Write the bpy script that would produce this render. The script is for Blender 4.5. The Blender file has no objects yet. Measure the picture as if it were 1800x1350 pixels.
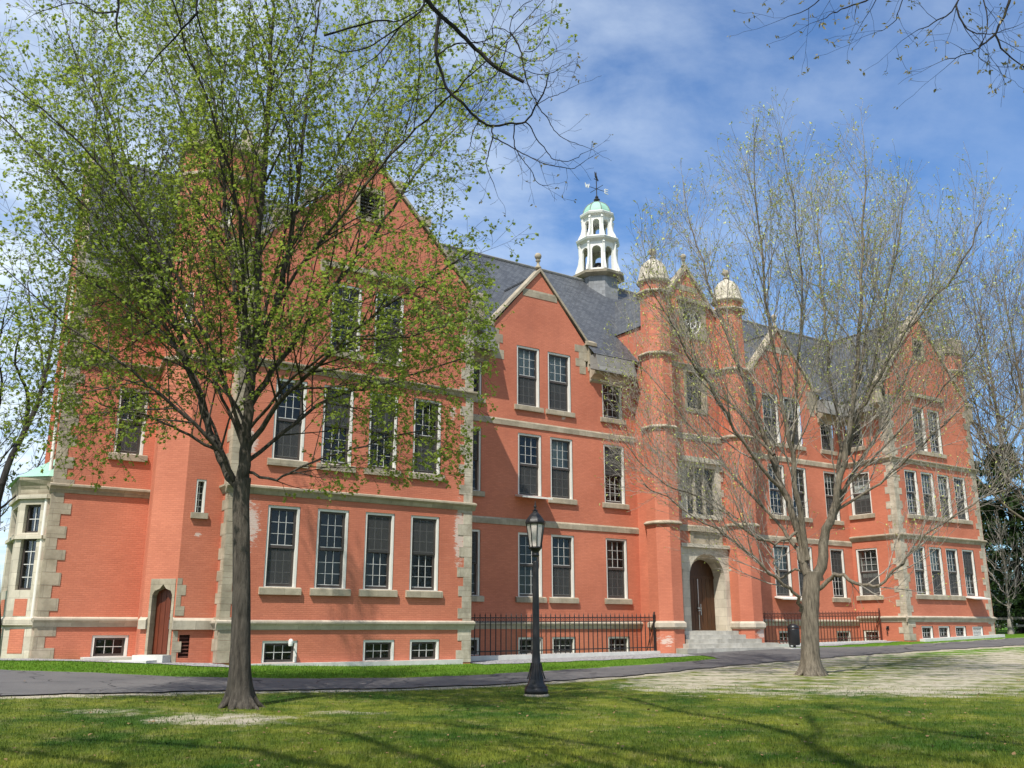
import bpy, bmesh, math, random
import numpy as np
from mathutils import Vector, Matrix
from mathutils.geometry import tessellate_polygon

# ------------------------------------------------------------------ camera, sky, sun, exposure
scene = bpy.context.scene
COL = scene.collection
R = math.radians
CAM_F, CAM_H = 1650.0, 1.6                      # focal length in pixels of an 1800 px wide frame
PITCH, AZ = R(14.5417), R(56.134)               # the facade runs along +X, its depth along +Y
fw = Vector((math.cos(AZ), math.sin(AZ), 0)); rt = Vector((math.sin(AZ), -math.cos(AZ), 0)); UPV = Vector((0, 0, 1))
fwd = fw * math.cos(PITCH) + UPV * math.sin(PITCH); upc = -fw * math.sin(PITCH) + UPV * math.cos(PITCH)
cam = bpy.data.cameras.new('camera'); camo = bpy.data.objects.new('camera', cam); COL.objects.link(camo)
cam.sensor_width = 36.0; cam.lens = CAM_F / 1800 * 36; cam.clip_start = .1; cam.clip_end = 6000
M = Matrix(((rt.x, upc.x, -fwd.x, 0), (rt.y, upc.y, -fwd.y, 0), (rt.z, upc.z, -fwd.z, CAM_H), (0, 0, 0, 1)))
camo.matrix_world = M; scene.camera = camo

SUN_DIR = Vector((-.834 * math.cos(R(54.5)), -.552 * math.cos(R(54.5)), math.sin(R(54.5))))   # towards the sun
sunl = bpy.data.lights.new('sun', 'SUN'); sunl.energy = 4.4; sunl.angle = R(.53); sunl.color = (1, .95, .87)
suno = bpy.data.objects.new('sun', sunl); COL.objects.link(suno); suno.location = (-20, -20, 40)
suno.rotation_euler = SUN_DIR.to_track_quat('Z', 'Y').to_euler()

world = bpy.data.worlds.new('World'); scene.world = world; world.use_nodes = True
wn, wl = world.node_tree.nodes, world.node_tree.links; wn.clear()
sky = wn.new('ShaderNodeTexSky'); sky.sky_type = 'NISHITA'; sky.sun_disc = False
sky.sun_elevation = R(54.5); sky.sun_rotation = math.atan2(SUN_DIR.x, SUN_DIR.y)
sky.air_density = 1.15; sky.dust_density = .6; sky.ozone_density = 2.2
bg = wn.new('ShaderNodeBackground'); bg.inputs['Strength'].default_value = .125
bgc = wn.new('ShaderNodeBackground'); bgc.inputs['Strength'].default_value = .92
bgc.inputs['Color'].default_value = (.80, .90, 1, 1)
tc = wn.new('ShaderNodeTexCoord'); sep = wn.new('ShaderNodeSeparateXYZ'); wl.new(tc.outputs['Generated'], sep.inputs[0])
zc = wn.new('ShaderNodeMath'); zc.operation = 'MAXIMUM'; zc.inputs[1].default_value = .04; wl.new(sep.outputs['Z'], zc.inputs[0])
za = wn.new('ShaderNodeMath'); za.operation = 'ADD'; za.inputs[1].default_value = .12; wl.new(zc.outputs[0], za.inputs[0])
dx = wn.new('ShaderNodeMath'); dx.operation = 'DIVIDE'; wl.new(sep.outputs['X'], dx.inputs[0]); wl.new(za.outputs[0], dx.inputs[1])
dy = wn.new('ShaderNodeMath'); dy.operation = 'DIVIDE'; wl.new(sep.outputs['Y'], dy.inputs[0]); wl.new(za.outputs[0], dy.inputs[1])
cmb = wn.new('ShaderNodeCombineXYZ'); wl.new(dx.outputs[0], cmb.inputs[0]); wl.new(dy.outputs[0], cmb.inputs[1])
mp = wn.new('ShaderNodeMapping'); mp.inputs['Rotation'].default_value = (0, 0, R(35)); mp.inputs['Scale'].default_value = (1.5, 1.9, 1)
wl.new(cmb.outputs[0], mp.inputs[0])
n1 = wn.new('ShaderNodeTexNoise'); n1.inputs['Scale'].default_value = 1.9; n1.inputs['Detail'].default_value = 10; n1.inputs['Roughness'].default_value = .60
n1.inputs['Distortion'].default_value = .15
wl.new(mp.outputs[0], n1.inputs['Vector'])
r1 = wn.new('ShaderNodeMapRange'); r1.inputs['From Min'].default_value = .34; r1.inputs['From Max'].default_value = .76
r1.inputs['To Min'].default_value = .0; r1.inputs['To Max'].default_value = .82; wl.new(n1.outputs[0], r1.inputs[0])
# more cloud towards -X (left of the view), clear blue towards +X
gr = wn.new('ShaderNodeMapRange'); gr.inputs['From Min'].default_value = .95; gr.inputs['From Max'].default_value = .15
gr.inputs['To Min'].default_value = .05; gr.inputs['To Max'].default_value = 1.1; wl.new(sep.outputs['X'], gr.inputs[0])
mm = wn.new('ShaderNodeMath'); mm.operation = 'MULTIPLY'; mm.use_clamp = True; wl.new(r1.outputs[0], mm.inputs[0]); wl.new(gr.outputs[0], mm.inputs[1])
fl = wn.new('ShaderNodeMapRange'); fl.inputs['From Min'].default_value = .62; fl.inputs['From Max'].default_value = .02; fl.inputs['To Min'].default_value = 0; fl.inputs['To Max'].default_value = .42; wl.new(sep.outputs['X'], fl.inputs[0])
lz = wn.new('ShaderNodeMapRange'); lz.inputs['From Min'].default_value = .75; lz.inputs['From Max'].default_value = .15; lz.inputs['To Min'].default_value = .25; lz.inputs['To Max'].default_value = 1; wl.new(sep.outputs['Z'], lz.inputs[0])
fm = wn.new('ShaderNodeMath'); fm.operation = 'MULTIPLY'; wl.new(fl.outputs[0], fm.inputs[0]); wl.new(lz.outputs[0], fm.inputs[1])
m2 = wn.new('ShaderNodeMath'); m2.operation = 'ADD'; m2.use_clamp = True; wl.new(mm.outputs[0], m2.inputs[0]); wl.new(fm.outputs[0], m2.inputs[1]); mm = m2
mix = wn.new('ShaderNodeMixShader'); wl.new(mm.outputs[0], mix.inputs[0]); wl.new(bg.outputs[0], mix.inputs[1]); wl.new(bgc.outputs[0], mix.inputs[2])
wo = wn.new('ShaderNodeOutputWorld'); wl.new(mix.outputs[0], wo.inputs[0])
tint = wn.new('ShaderNodeMix'); tint.data_type = 'RGBA'; tint.blend_type = 'MULTIPLY'; tint.inputs[0].default_value = 1; tint.inputs[7].default_value = (.56, .80, 1.06, 1)
wl.new(sky.outputs[0], tint.inputs[6]); wl.new(tint.outputs[2], bg.inputs['Color'])

vs = scene.view_settings; vs.view_transform = 'Standard'; vs.look = 'None'; vs.gamma = 1; vs.use_curve_mapping = False
vs.exposure = .42
scene.cycles.max_bounces = 6; scene.cycles.transparent_max_bounces = 8

# ------------------------------------------------------------------ helpers
class MB:
    """collects polygons, then links them as one mesh object"""
    def __init__(s): s.v = []; s.f = []; s.m = []; s.mi = 0
    def poly(s, pts):
        n = len(s.v); s.v.extend([tuple(p) for p in pts]); s.f.append(tuple(range(n, n + len(pts)))); s.m.append(s.mi)
    def raw(s, vs, fs):
        n = len(s.v); s.v.extend([tuple(p) for p in vs])
        for f in fs: s.f.append(tuple(i + n for i in f)); s.m.append(s.mi)
    def obox(s, o, a, b, c):
        o, a, b, c = Vector(o), Vector(a), Vector(b), Vector(c)
        if a.cross(b).dot(c) < 0: a, b = b, a
        p = [o, o + a, o + a + b, o + b, o + c, o + a + c, o + a + b + c, o + b + c]
        s.raw(p, [(0, 3, 2, 1), (4, 5, 6, 7), (0, 1, 5, 4), (1, 2, 6, 5), (2, 3, 7, 6), (3, 0, 4, 7)])
    def box(s, x0, x1, y0, y1, z0, z1): s.obox((x0, y0, z0), (x1 - x0, 0, 0), (0, y1 - y0, 0), (0, 0, z1 - z0))
    def prism(s, pts, ext):
        ext = Vector(ext); p = [Vector(q) for q in pts]; nrm = Vector((0, 0, 0))
        for i in range(len(p)): nrm += p[i].cross(p[(i + 1) % len(p)])
        if nrm.dot(ext) > 0: p.reverse()
        n = len(p); q = [a + ext for a in p]
        s.raw(p + q, [tuple(range(n)), tuple(range(2 * n - 1, n - 1, -1))] + [(i, i + n, (i + 1) % n + n, (i + 1) % n) for i in range(n)])
    def loft(s, rings, cap=True):
        n = len(rings[0]); k = len(s.v)
        for r in rings: s.v.extend([tuple(p) for p in r])
        for j in range(len(rings) - 1):
            for i in range(n):
                a = k + j * n + i; b = k + j * n + (i + 1) % n
                s.f.append((a, b, b + n, a + n)); s.m.append(s.mi)
        if cap:
            s.f.append(tuple(k + i for i in range(n - 1, -1, -1))); s.m.append(s.mi)
            t = k + (len(rings) - 1) * n; s.f.append(tuple(t + i for i in range(n))); s.m.append(s.mi)
    def lathe(s, c, prof, n=16, rot=0.0, cap=True):
        c = Vector(c)
        s.loft([[c + Vector((r * math.cos(rot + 2 * math.pi * i / n), r * math.sin(rot + 2 * math.pi * i / n), z)) for i in range(n)] for r, z in prof], cap)
    def tube(s, pts, rad, n=5, cap=False):
        pts = [Vector(p) for p in pts]; rings = []
        d = (pts[1] - pts[0]).normalized(); a = d.orthogonal().normalized()
        for i, p in enumerate(pts):
            d = (pts[min(i + 1, len(pts) - 1)] - pts[max(i - 1, 0)])
            if d.length < 1e-6: d = Vector((0, 0, 1))
            d.normalize(); a = a - d * a.dot(d)
            a = a.normalized() if a.length > 1e-4 else d.orthogonal().normalized()
            b = d.cross(a); r = rad[i] if hasattr(rad, '__len__') else rad
            rings.append([p + (a * math.cos(2 * math.pi * k / n) + b * math.sin(2 * math.pi * k / n)) * r for k in range(n)])
        s.loft(rings, cap)
    def build(s, name, mats, parent=None, smooth=False):
        me = bpy.data.meshes.new(name); me.from_pydata(s.v, [], s.f)
        if not isinstance(mats, (list, tuple)): mats = [mats]
        for m in mats: me.materials.append(m)
        if len(mats) > 1: me.polygons.foreach_set('material_index', s.m)
        if smooth: me.polygons.foreach_set('use_smooth', [True] * len(me.polygons))
        uv = me.uv_layers.new(name='UVMap'); n = len(me.loops); arr = np.empty((n, 2), np.float32)
        co = np.array(s.v, np.float64).reshape(-1, 3)
        nor = np.empty(len(me.polygons) * 3); me.polygons.foreach_get('normal', nor); nor = nor.reshape(-1, 3)
        cnt = np.empty(len(me.polygons), np.int32); me.polygons.foreach_get('loop_total', cnt)
        vi = np.empty(n, np.int32); me.loops.foreach_get('vertex_index', vi)
        N = np.repeat(nor, cnt, axis=0); P = co[vi]
        T = np.stack([-N[:, 1], N[:, 0], np.zeros(n)], 1); L = np.linalg.norm(T, axis=1); flat = L < .15
        T[flat] = (1, 0, 0); T /= np.maximum(np.linalg.norm(T, axis=1), 1e-9)[:, None]
        B = np.cross(N, T); arr[:, 0] = (P * T).sum(1); arr[:, 1] = (P * B).sum(1)
        uv.data.foreach_set('uv', arr.ravel())
        o = bpy.data.objects.new(name, me); COL.objects.link(o)
        if parent is not None: link_to(o, parent)
        return o

def link_to(o, parent):
    o.parent = parent
    o.matrix_parent_inverse = world_of(parent).inverted()
def world_of(o):
    m = o.matrix_basis.copy()
    if o.parent is not None: m = world_of(o.parent) @ o.matrix_parent_inverse @ m
    return m
def tag(o, label=None, cat=None, group=None, kind=None):
    if label: o['label'] = label
    if cat: o['category'] = cat
    if group: o['group'] = group
    if kind: o['kind'] = kind
    return o
def thing(name, loc, label, cat, group=None):
    o = bpy.data.objects.new(name, None); COL.objects.link(o); o.location = loc; o.empty_display_size = .3
    return tag(o, label, cat, group)

class Frame:
    """a vertical wall plane: s runs along u, z is up, d is outwards along n"""
    def __init__(f, o, u, n): f.o = Vector(o); f.u = Vector(u).normalized(); f.n = Vector(n).normalized()
    def p(f, s, z, d=0.0): return f.o + f.u * s + f.n * d + Vector((0, 0, z))
    def box(f, mb, s0, s1, z0, z1, d0, d1): mb.obox(f.p(s0, z0, d0), f.u * (s1 - s0), f.n * (d1 - d0), (0, 0, z1 - z0))

def rect(s0, s1, z0, z1): return [(s0, z0), (s1, z0), (s1, z1), (s0, z1)]
def wall(mb, fr, outline, holes, d=0.0):
    loops = [outline] + list(holes)
    vec = [[Vector((a, b, 0)) for a, b in lp] for lp in loops]
    flat = [fr.p(a, b, d) for lp in loops for a, b in lp]
    for t in tessellate_polygon(vec):
        p = [flat[i] for i in t]
        nn = (p[1] - p[0]).cross(p[2] - p[0])
        if nn.length < 1e-7: continue
        if nn.dot(fr.n) < 0: p.reverse()
        mb.poly(p)
def ring_panel(mb, fr, outline, hole, d0, d1):
    """a frame with an opening, from depth d0 (back) to d1 (front)"""
    wall(mb, fr, outline, [hole], d1)
    for lp in (outline, hole):
        for i in range(len(lp)):
            a, b = lp[i], lp[(i + 1) % len(lp)]
            mb.poly([fr.p(a[0], a[1], d0), fr.p(b[0], b[1], d0), fr.p(b[0], b[1], d1), fr.p(a[0], a[1], d1)])

# ------------------------------------------------------------------ materials
def newmat(name):
    m = bpy.data.materials.new(name); m.use_nodes = True; nt = m.node_tree
    return m, nt, nt.nodes['Principled BSDF']
def node(nt, t, **kw):
    n = nt.nodes.new(t)
    for k, v in kw.items():
        if k in n.inputs: n.inputs[k].default_value = v
        else: setattr(n, k, v)
    return n
def ramp(nt, src, a, b, c0, c1):
    mr = node(nt, 'ShaderNodeMapRange'); mr.inputs['From Min'].default_value = a; mr.inputs['From Max'].default_value = b
    nt.links.new(src, mr.inputs[0]); mx = node(nt, 'ShaderNodeMix', data_type='RGBA')
    nt.links.new(mr.outputs[0], mx.inputs[0]); mx.inputs[6].default_value = (*c0, 1); mx.inputs[7].default_value = (*c1, 1)
    return mx.outputs[2], mr.outputs[0]
def mixc(nt, fac, a, b, mode='MIX'):
    mx = node(nt, 'ShaderNodeMix', data_type='RGBA', blend_type=mode)
    for i, x in ((0, fac), (6, a), (7, b)):
        if hasattr(x, 'links') or hasattr(x, 'is_output'): nt.links.new(x, mx.inputs[i])
        elif isinstance(x, (int, float)): mx.inputs[i].default_value = x
        else: mx.inputs[i].default_value = (*x, 1)
    return mx.outputs[2]
def noise(nt, scale, detail=4, rough=.55, coord='Object', stretch=None):
    tcn = node(nt, 'ShaderNodeTexCoord'); n = node(nt, 'ShaderNodeTexNoise'); n.inputs['Scale'].default_value = scale
    n.inputs['Detail'].default_value = detail; n.inputs['Roughness'].default_value = rough
    if stretch:
        mpn = node(nt, 'ShaderNodeMapping'); mpn.inputs['Scale'].default_value = stretch
        nt.links.new(tcn.outputs[coord], mpn.inputs[0]); nt.links.new(mpn.outputs[0], n.inputs['Vector'])
    else: nt.links.new(tcn.outputs[coord], n.inputs['Vector'])
    return n.outputs[0]
def bump(nt, bs, h, strength=.3, dist=.02):
    b = node(nt, 'ShaderNodeBump'); b.inputs['Strength'].default_value = strength; b.inputs['Distance'].default_value = dist
    nt.links.new(h, b.inputs['Height']); nt.links.new(b.outputs[0], bs.inputs['Normal'])
def plain(name, c, rough=.7, var=.25, scale=3.0, metal=0.0, bstr=.15, stretch=None, spec=.4):
    m, nt, bs = newmat(name)
    nz = noise(nt, scale, 6, .6, 'Object', stretch)
    col, _ = ramp(nt, nz, .3, .7, tuple(x * (1 - var) for x in c), tuple(min(1, x * (1 + var)) for x in c))
    nt.links.new(col, bs.inputs['Base Color']); bs.inputs['Roughness'].default_value = rough; bs.inputs['Metallic'].default_value = metal
    bs.inputs['Specular IOR Level'].default_value = spec
    if bstr: bump(nt, bs, noise(nt, scale * 8, 4), bstr, .01)
    return m

def brick_mat(name, base, stain=True):
    m, nt, bs = newmat(name)
    tcn = node(nt, 'ShaderNodeTexCoord'); br = node(nt, 'ShaderNodeTexBrick')
    br.inputs['Scale'].default_value = 1; br.inputs['Brick Width'].default_value = .21; br.inputs['Row Height'].default_value = .070
    br.inputs['Mortar Size'].default_value = .009; br.inputs['Mortar Smooth'].default_value = .6; br.inputs['Bias'].default_value = 0
    b = base
    br.inputs['Color1'].default_value = (b[0] * 1.04, b[1] * 1.05, b[2] * 1.05, 1); br.inputs['Color2'].default_value = (b[0] * .93, b[1] * .91, b[2] * .91, 1)
    br.inputs['Mortar'].default_value = (b[0] * .86, b[1] * .84, b[2] * .86, 1)
    nt.links.new(tcn.outputs['UV'], br.inputs['Vector'])
    big = noise(nt, .35, 5, .55)
    tint, _ = ramp(nt, big, .3, .72, (.83, .80, .80), (1.12, 1.15, 1.17))
    col = mixc(nt, 1.0, br.outputs['Color'], tint, 'MULTIPLY')
    # course lines where the paint is thin: long pale streaks along the courses
    st = noise(nt, 1.0, 3, .5, 'UV', (1.1, 26, 1)); s2, f2 = ramp(nt, st, .62, .76, (0, 0, 0), (1, 1, 1))
    pt = noise(nt, .55, 4, .6); _, f3 = ramp(nt, pt, .42, .66, (0, 0, 0), (1, 1, 1))
    mul = node(nt, 'ShaderNodeMath', operation='MULTIPLY'); nt.links.new(f2, mul.inputs[0]); nt.links.new(f3, mul.inputs[1])
    mul2 = node(nt, 'ShaderNodeMath', operation='MULTIPLY'); nt.links.new(mul.outputs[0], mul2.inputs[0]); mul2.inputs[1].default_value = .34
    col = mixc(nt, mul2.outputs[0], col, (.72, .40, .30))
    # grime, vertical
    gz_ = noise(nt, .9, 6, .6, 'Object', (1, 1, .22)); _, fg = ramp(nt, gz_, .52, .75, (0, 0, 0), (1, 1, 1))
    mg = node(nt, 'ShaderNodeMath', operation='MULTIPLY'); nt.links.new(fg, mg.inputs[0]); mg.inputs[1].default_value = .30
    col = mixc(nt, mg.outputs[0], col, (b[0] * .62, b[1] * .66, b[2] * .75))
    if stain:      # peeled white patches in fixed spots (world metres): centre, radius
        geo = node(nt, 'ShaderNodeNewGeometry')
        tot = None
        for (cx, cy, cz, rx, rz) in [(10.75, 32.5, 5.1, .75, 1.5), (19.3, 32.5, 5.2, .5, 2.4), (33.0, 33.6, 1.0, .7, .6), (37.6, 33.5, 1.3, .8, .5), (18.9, 32.5, 10.1, .3, .5), (10.6, 32.5, 8.0, .55, 1.0), (27.0, 35.75, 11.5, .25, .25), (9.2, 33.2, 4.7, .25, .18), (31.4, 34.0, 1.0, .5, .5)]:
            vm = node(nt, 'ShaderNodeVectorMath', operation='SUBTRACT'); nt.links.new(geo.outputs['Position'], vm.inputs[0]); vm.inputs[1].default_value = (cx, cy, cz)
            vd = node(nt, 'ShaderNodeVectorMath', operation='MULTIPLY'); nt.links.new(vm.outputs[0], vd.inputs[0]); vd.inputs[1].default_value = (1 / rx, 1 / 1.2, 1 / rz)
            ln = node(nt, 'ShaderNodeVectorMath', operation='LENGTH'); nt.links.new(vd.outputs[0], ln.inputs[0])
            iv = node(nt, 'ShaderNodeMapRange'); iv.inputs['From Min'].default_value = 1; iv.inputs['From Max'].default_value = .2; nt.links.new(ln.outputs['Value'], iv.inputs[0])
            if tot is None: tot = iv.outputs[0]
            else:
                ad = node(nt, 'ShaderNodeMath', operation='MAXIMUM'); nt.links.new(tot, ad.inputs[0]); nt.links.new(iv.outputs[0], ad.inputs[1]); tot = ad.outputs[0]
        pn = noise(nt, 3.2, 9, .8, 'Object', (1, 1, 3.2))
        a = node(nt, 'ShaderNodeMath', operation='MULTIPLY_ADD'); nt.links.new(tot, a.inputs[0]); a.inputs[1].default_value = .34; nt.links.new(pn, a.inputs[2])
        _, fs = ramp(nt, a.outputs[0], .72, .77, (0, 0, 0), (1, 1, 1))
        ms = node(nt, 'ShaderNodeMath', operation='MULTIPLY'); nt.links.new(fs, ms.inputs[0]); ms.inputs[1].default_value = .75
        col = mixc(nt, ms.outputs[0], col, (.62, .55, .48))
    nt.links.new(col, bs.inputs['Base Color']); bs.inputs['Roughness'].default_value = .72; bs.inputs['Specular IOR Level'].default_value = .3
    inv = node(nt, 'ShaderNodeMath', operation='MULTIPLY_ADD'); nt.links.new(br.outputs['Fac'], inv.inputs[0]); inv.inputs[1].default_value = -.7
    fn = noise(nt, 22, 3); nt.links.new(fn, inv.inputs[2])
    bump(nt, bs, inv.outputs[0], .5, .012)
    return m
def block_mat(name, c, w=.9, h=.43, var=.16):
    m, nt, bs = newmat(name)
    tcn = node(nt, 'ShaderNodeTexCoord'); br = node(nt, 'ShaderNodeTexBrick')
    br.inputs['Scale'].default_value = 1; br.inputs['Brick Width'].default_value = w; br.inputs['Row Height'].default_value = h
    br.inputs['Mortar Size'].default_value = .008; br.inputs['Mortar Smooth'].default_value = .4
    br.inputs['Color1'].default_value = (*[x * 1.12 for x in c], 1); br.inputs['Color2'].default_value = (*[x * .84 for x in c], 1)
    br.inputs['Mortar'].default_value = (*[x * .62 for x in c], 1); nt.links.new(tcn.outputs['UV'], br.inputs['Vector'])
    nz = noise(nt, 2.2, 8, .66); tint, _ = ramp(nt, nz, .3, .7, (1 - var * 1.6, 1 - var * 1.7, 1 - var * 1.9), (1 + var, 1 + var, 1 + var))
    col = mixc(nt, 1.0, br.outputs['Color'], tint, 'MULTIPLY')
    gr_ = noise(nt, 1.1, 7, .7, 'Object', (1, 1, .4)); _, f = ramp(nt, gr_, .52, .72, (0, 0, 0), (1, 1, 1))
    mg = node(nt, 'ShaderNodeMath', operation='MULTIPLY'); nt.links.new(f, mg.inputs[0]); mg.inputs[1].default_value = .45
    col = mixc(nt, mg.outputs[0], col, (.10, .092, .078))
    nt.links.new(col, bs.inputs['Base Color']); bs.inputs['Roughness'].default_value = .85; bs.inputs['Specular IOR Level'].default_value = .25
    bump(nt, bs, noise(nt, 14, 6, .7), .35, .02)
    return m
def slate_mat():
    m, nt, bs = newmat('slate')
    tcn = node(nt, 'ShaderNodeTexCoord'); br = node(nt, 'ShaderNodeTexBrick')
    br.inputs['Scale'].default_value = 1; br.inputs['Brick Width'].default_value = .30; br.inputs['Row Height'].default_value = .20
    br.inputs['Mortar Size'].default_value = .014; br.inputs['Mortar Smooth'].default_value = .2; br.inputs['Bias'].default_value = -.1
    br.inputs['Color1'].default_value = (.098, .104, .113, 1); br.inputs['Color2'].default_value = (.058, .062, .069, 1); br.inputs['Mortar'].default_value = (.028, .03, .034, 1)
    nt.links.new(tcn.outputs['UV'], br.inputs['Vector'])
    nz = noise(nt, .8, 6, .65); tint, _ = ramp(nt, nz, .3, .7, (.86, .86, .87), (1.14, 1.13, 1.11))
    nt.links.new(mixc(nt, 1.0, br.outputs['Color'], tint, 'MULTIPLY'), bs.inputs['Base Color']); bs.inputs['Roughness'].default_value = .55
    iv = node(nt, 'ShaderNodeMath', operation='MULTIPLY_ADD'); nt.links.new(br.outputs['Fac'], iv.inputs[0]); iv.inputs[1].default_value = -1; nt.links.new(noise(nt, 12, 3), iv.inputs[2])
    bump(nt, bs, iv.outputs[0], .5, .02)
    return m
def glass_mat():
    m, nt, bs = newmat('window_glass'); nt.nodes.remove(bs); out = nt.nodes['Material Output']
    tr = node(nt, 'ShaderNodeBsdfTransparent'); tr.inputs['Color'].default_value = (.80, .86, .85, 1)
    gl = node(nt, 'ShaderNodeBsdfGlossy'); gl.inputs['Roughness'].default_value = .02; gl.inputs['Color'].default_value = (.9, .95, 1, 1)
    fr = node(nt, 'ShaderNodeFresnel'); fr.inputs['IOR'].default_value = 1.45
    bp = node(nt, 'ShaderNodeBump'); bp.inputs['Strength'].default_value = .22; bp.inputs['Distance'].default_value = .05
    nt.links.new(noise(nt, 2.2, 2), bp.inputs['Height']); nt.links.new(bp.outputs[0], gl.inputs['Normal'])
    mx = node(nt, 'ShaderNodeMixShader'); nt.links.new(fr.outputs[0], mx.inputs[0]); nt.links.new(tr.outputs[0], mx.inputs[1]); nt.links.new(gl.outputs[0], mx.inputs[2])
    nt.links.new(mx.outputs[0], out.inputs[0])
    return m
def bark_mat(name, c0, c1):
    m, nt, bs = newmat(name)
    a = noise(nt, 5, 10, .72, 'Object', (3.2, 3.2, .42)); b = noise(nt, 1.2, 4)
    col, _ = ramp(nt, a, .35, .68, c0, c1)
    t2, _ = ramp(nt, b, .3, .7, (.75, .76, .74), (1.25, 1.22, 1.18))
    nt.links.new(mixc(nt, 1.0, col, t2, 'MULTIPLY'), bs.inputs['Base Color']); bs.inputs['Roughness'].default_value = .9; bs.inputs['Specular IOR Level'].default_value = .2
    bump(nt, bs, a, .9, .06)
    return m
def leaf_mat(name, c0, c1, tl=(.30, .42, .05), tfac=.45):
    m, nt, bs = newmat(name); out = nt.nodes['Material Output']
    nz = noise(nt, .9, 5, .7); col, _ = ramp(nt, nz, .3, .7, c0, c1)
    nt.links.new(col, bs.inputs['Base Color']); bs.inputs['Roughness'].default_value = .5; bs.inputs['Specular IOR Level'].default_value = .35
    tr = node(nt, 'ShaderNodeBsdfTranslucent'); tr.inputs['Color'].default_value = (*tl, 1)
    mx = node(nt, 'ShaderNodeMixShader'); mx.inputs[0].default_value = tfac; nt.links.new(bs.outputs[0], mx.inputs[1]); nt.links.new(tr.outputs[0], mx.inputs[2])
    nt.links.new(mx.outputs[0], out.inputs[0])
    return m

BRICK = brick_mat('painted_brick', (.55, .181, .103))
STONE = block_mat('sandstone', (.385, .33, .245), var=.18)
STONE_WT = block_mat('water_table_stone', (.46, .405, .32), 1.7, 9, .12)
STONE_PALE = block_mat('pale_sandstone', (.54, .485, .385), var=.10)
SLATE = slate_mat()
PALE_SLATE = block_mat('pale_slate', (.25, .255, .26), .34, .24, .12)
LIP = block_mat('eave_slate', (.22, .215, .20), 1.4, 1.2, .14)
CASING = plain('cream_paint', (.74, .71, .64), .5, .06, 2, bstr=.05)
SASH = plain('brown_sash_paint', (.060, .047, .040), .45, .2, 3, bstr=.05)
BARS = plain('white_bar_paint', (.56, .55, .52), .5, .05, 3, bstr=0)
GLASS = glass_mat()
def screen_mat():
    m, nt, bs = newmat('insect_screen'); out = nt.nodes['Material Output']; bs.inputs['Base Color'].default_value = (.05, .05, .048, 1); bs.inputs['Roughness'].default_value = .7
    tr = node(nt, 'ShaderNodeBsdfTransparent'); mx = node(nt, 'ShaderNodeMixShader'); mx.inputs[0].default_value = .70
    nt.links.new(tr.outputs[0], mx.inputs[1]); nt.links.new(bs.outputs[0], mx.inputs[2]); nt.links.new(mx.outputs[0], out.inputs[0]); return m
SCREEN = screen_mat()
SHADE_DARK = plain('dark_room', (.030, .030, .029), .9, .35, 1.3, bstr=0)  # near-black colour standing in for the unlit space behind openings
SHADE_GREY = plain('grey_screen', (.085, .085, .080), .9, .18, 1.5, bstr=0)
SHADE_PALE = plain('pale_blind', (.46, .45, .42), .9, .10, 1.5, bstr=0, stretch=(1, 1, 9))
WOOD_RED = plain('red_brown_door_wood', (.135, .032, .014), .4, .25, 4, bstr=.15, stretch=(6, 6, .6))
WOOD_DARK = plain('dark_oak_wood', (.062, .024, .008), .4, .45, 4, bstr=.2, stretch=(5, 5, .5))
METAL = plain('steel', (.55, .55, .54), .3, .1, 6, 1.0, bstr=0)
COPPER = plain('verdigris_copper', (.27, .47, .36), .6, .14, 1.6, bstr=.1)
WHITE = plain('white_wood_paint', (.70, .69, .64), .5, .05, 2, bstr=.05)
IRON = plain('black_iron', (.022, .020, .020), .45, .3, 8, bstr=.15)
RUSTY = plain('rusty_iron', (.085, .028, .018), .6, .4, 9, bstr=.15)
CONC = plain('concrete', (.55, .54, .50), .85, .12, 2.5, bstr=.3)
GRANITE = block_mat('granite', (.44, .42, .37), 3.4, 9, .16)
LAMP_GLASS = plain('frosted_lamp_glass', (.62, .55, .50), .35, .08, 5, bstr=0)
BLACK_PLASTIC = plain('black_plastic', (.016, .016, .017), .35, .2, 5, bstr=.05)
TIMBER = plain('weathered_timber', (.30, .27, .23), .9, .2, 3, bstr=.2)

# ------------------------------------------------------------------ ground, path, gravel, lawn
KX = [-60, -30, 5, 10, 15, 20, 26, 32, 40, 48, 57, 75, 120, 400]; KZ = [1.1, .95, .58, .42, .27, .25, .32, .43, .62, .84, 1.08, 1.32, 1.48, 1.55]
SY = [14, 18, 22, 25, 27.5, 29.5, 31, 32.2, 33]; SS = [0, .13, .31, .47, .6, .72, .84, .95, 1]
def gz(X, Y): return np.interp(X, KX, KZ) * np.interp(Y, SY, SS)
NX = [-120, -30, -6, 2.6, 7.2, 11, 14.65, 18.4, 21.4, 25.6, 30.2, 37.7, 44.8, 52.8, 75, 140]
NY = [30, 26, 23.6, 22.8, 22.5, 21.9, 22.3, 23.3, 24.0, 25.6, 26.8, 28.1, 28.6, 28.7, 28.5, 28]
FX = [-120, -30, -6, 3.3, 5.84, 8.25, 12.6, 17.2, 20.1, 25.1, 30.8, 41, 46.3, 51.8, 59.4, 75, 140]
FY = [37, 32.5, 31.4, 30.3, 28.2, 26.3, 25.3, 26.3, 27.2, 28.2, 29.6, 31.2, 31.3, 31.3, 31.5, 31.5, 31.5]
def smooth_interp(x, X, Y):
    x = np.asarray(x, float); tot = 0
    for k in (-1.4, -.7, 0, .7, 1.4): tot = tot + np.interp(x + k, X, Y)
    return tot / 5
def path_near(x): return smooth_interp(x, NX, NY)
def path_far(x): return smooth_interp(x, FX, FY)
def sstep(a, b, x): t = np.clip((x - a) / (b - a), 0, 1); return t * t * (3 - 2 * t)
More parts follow.
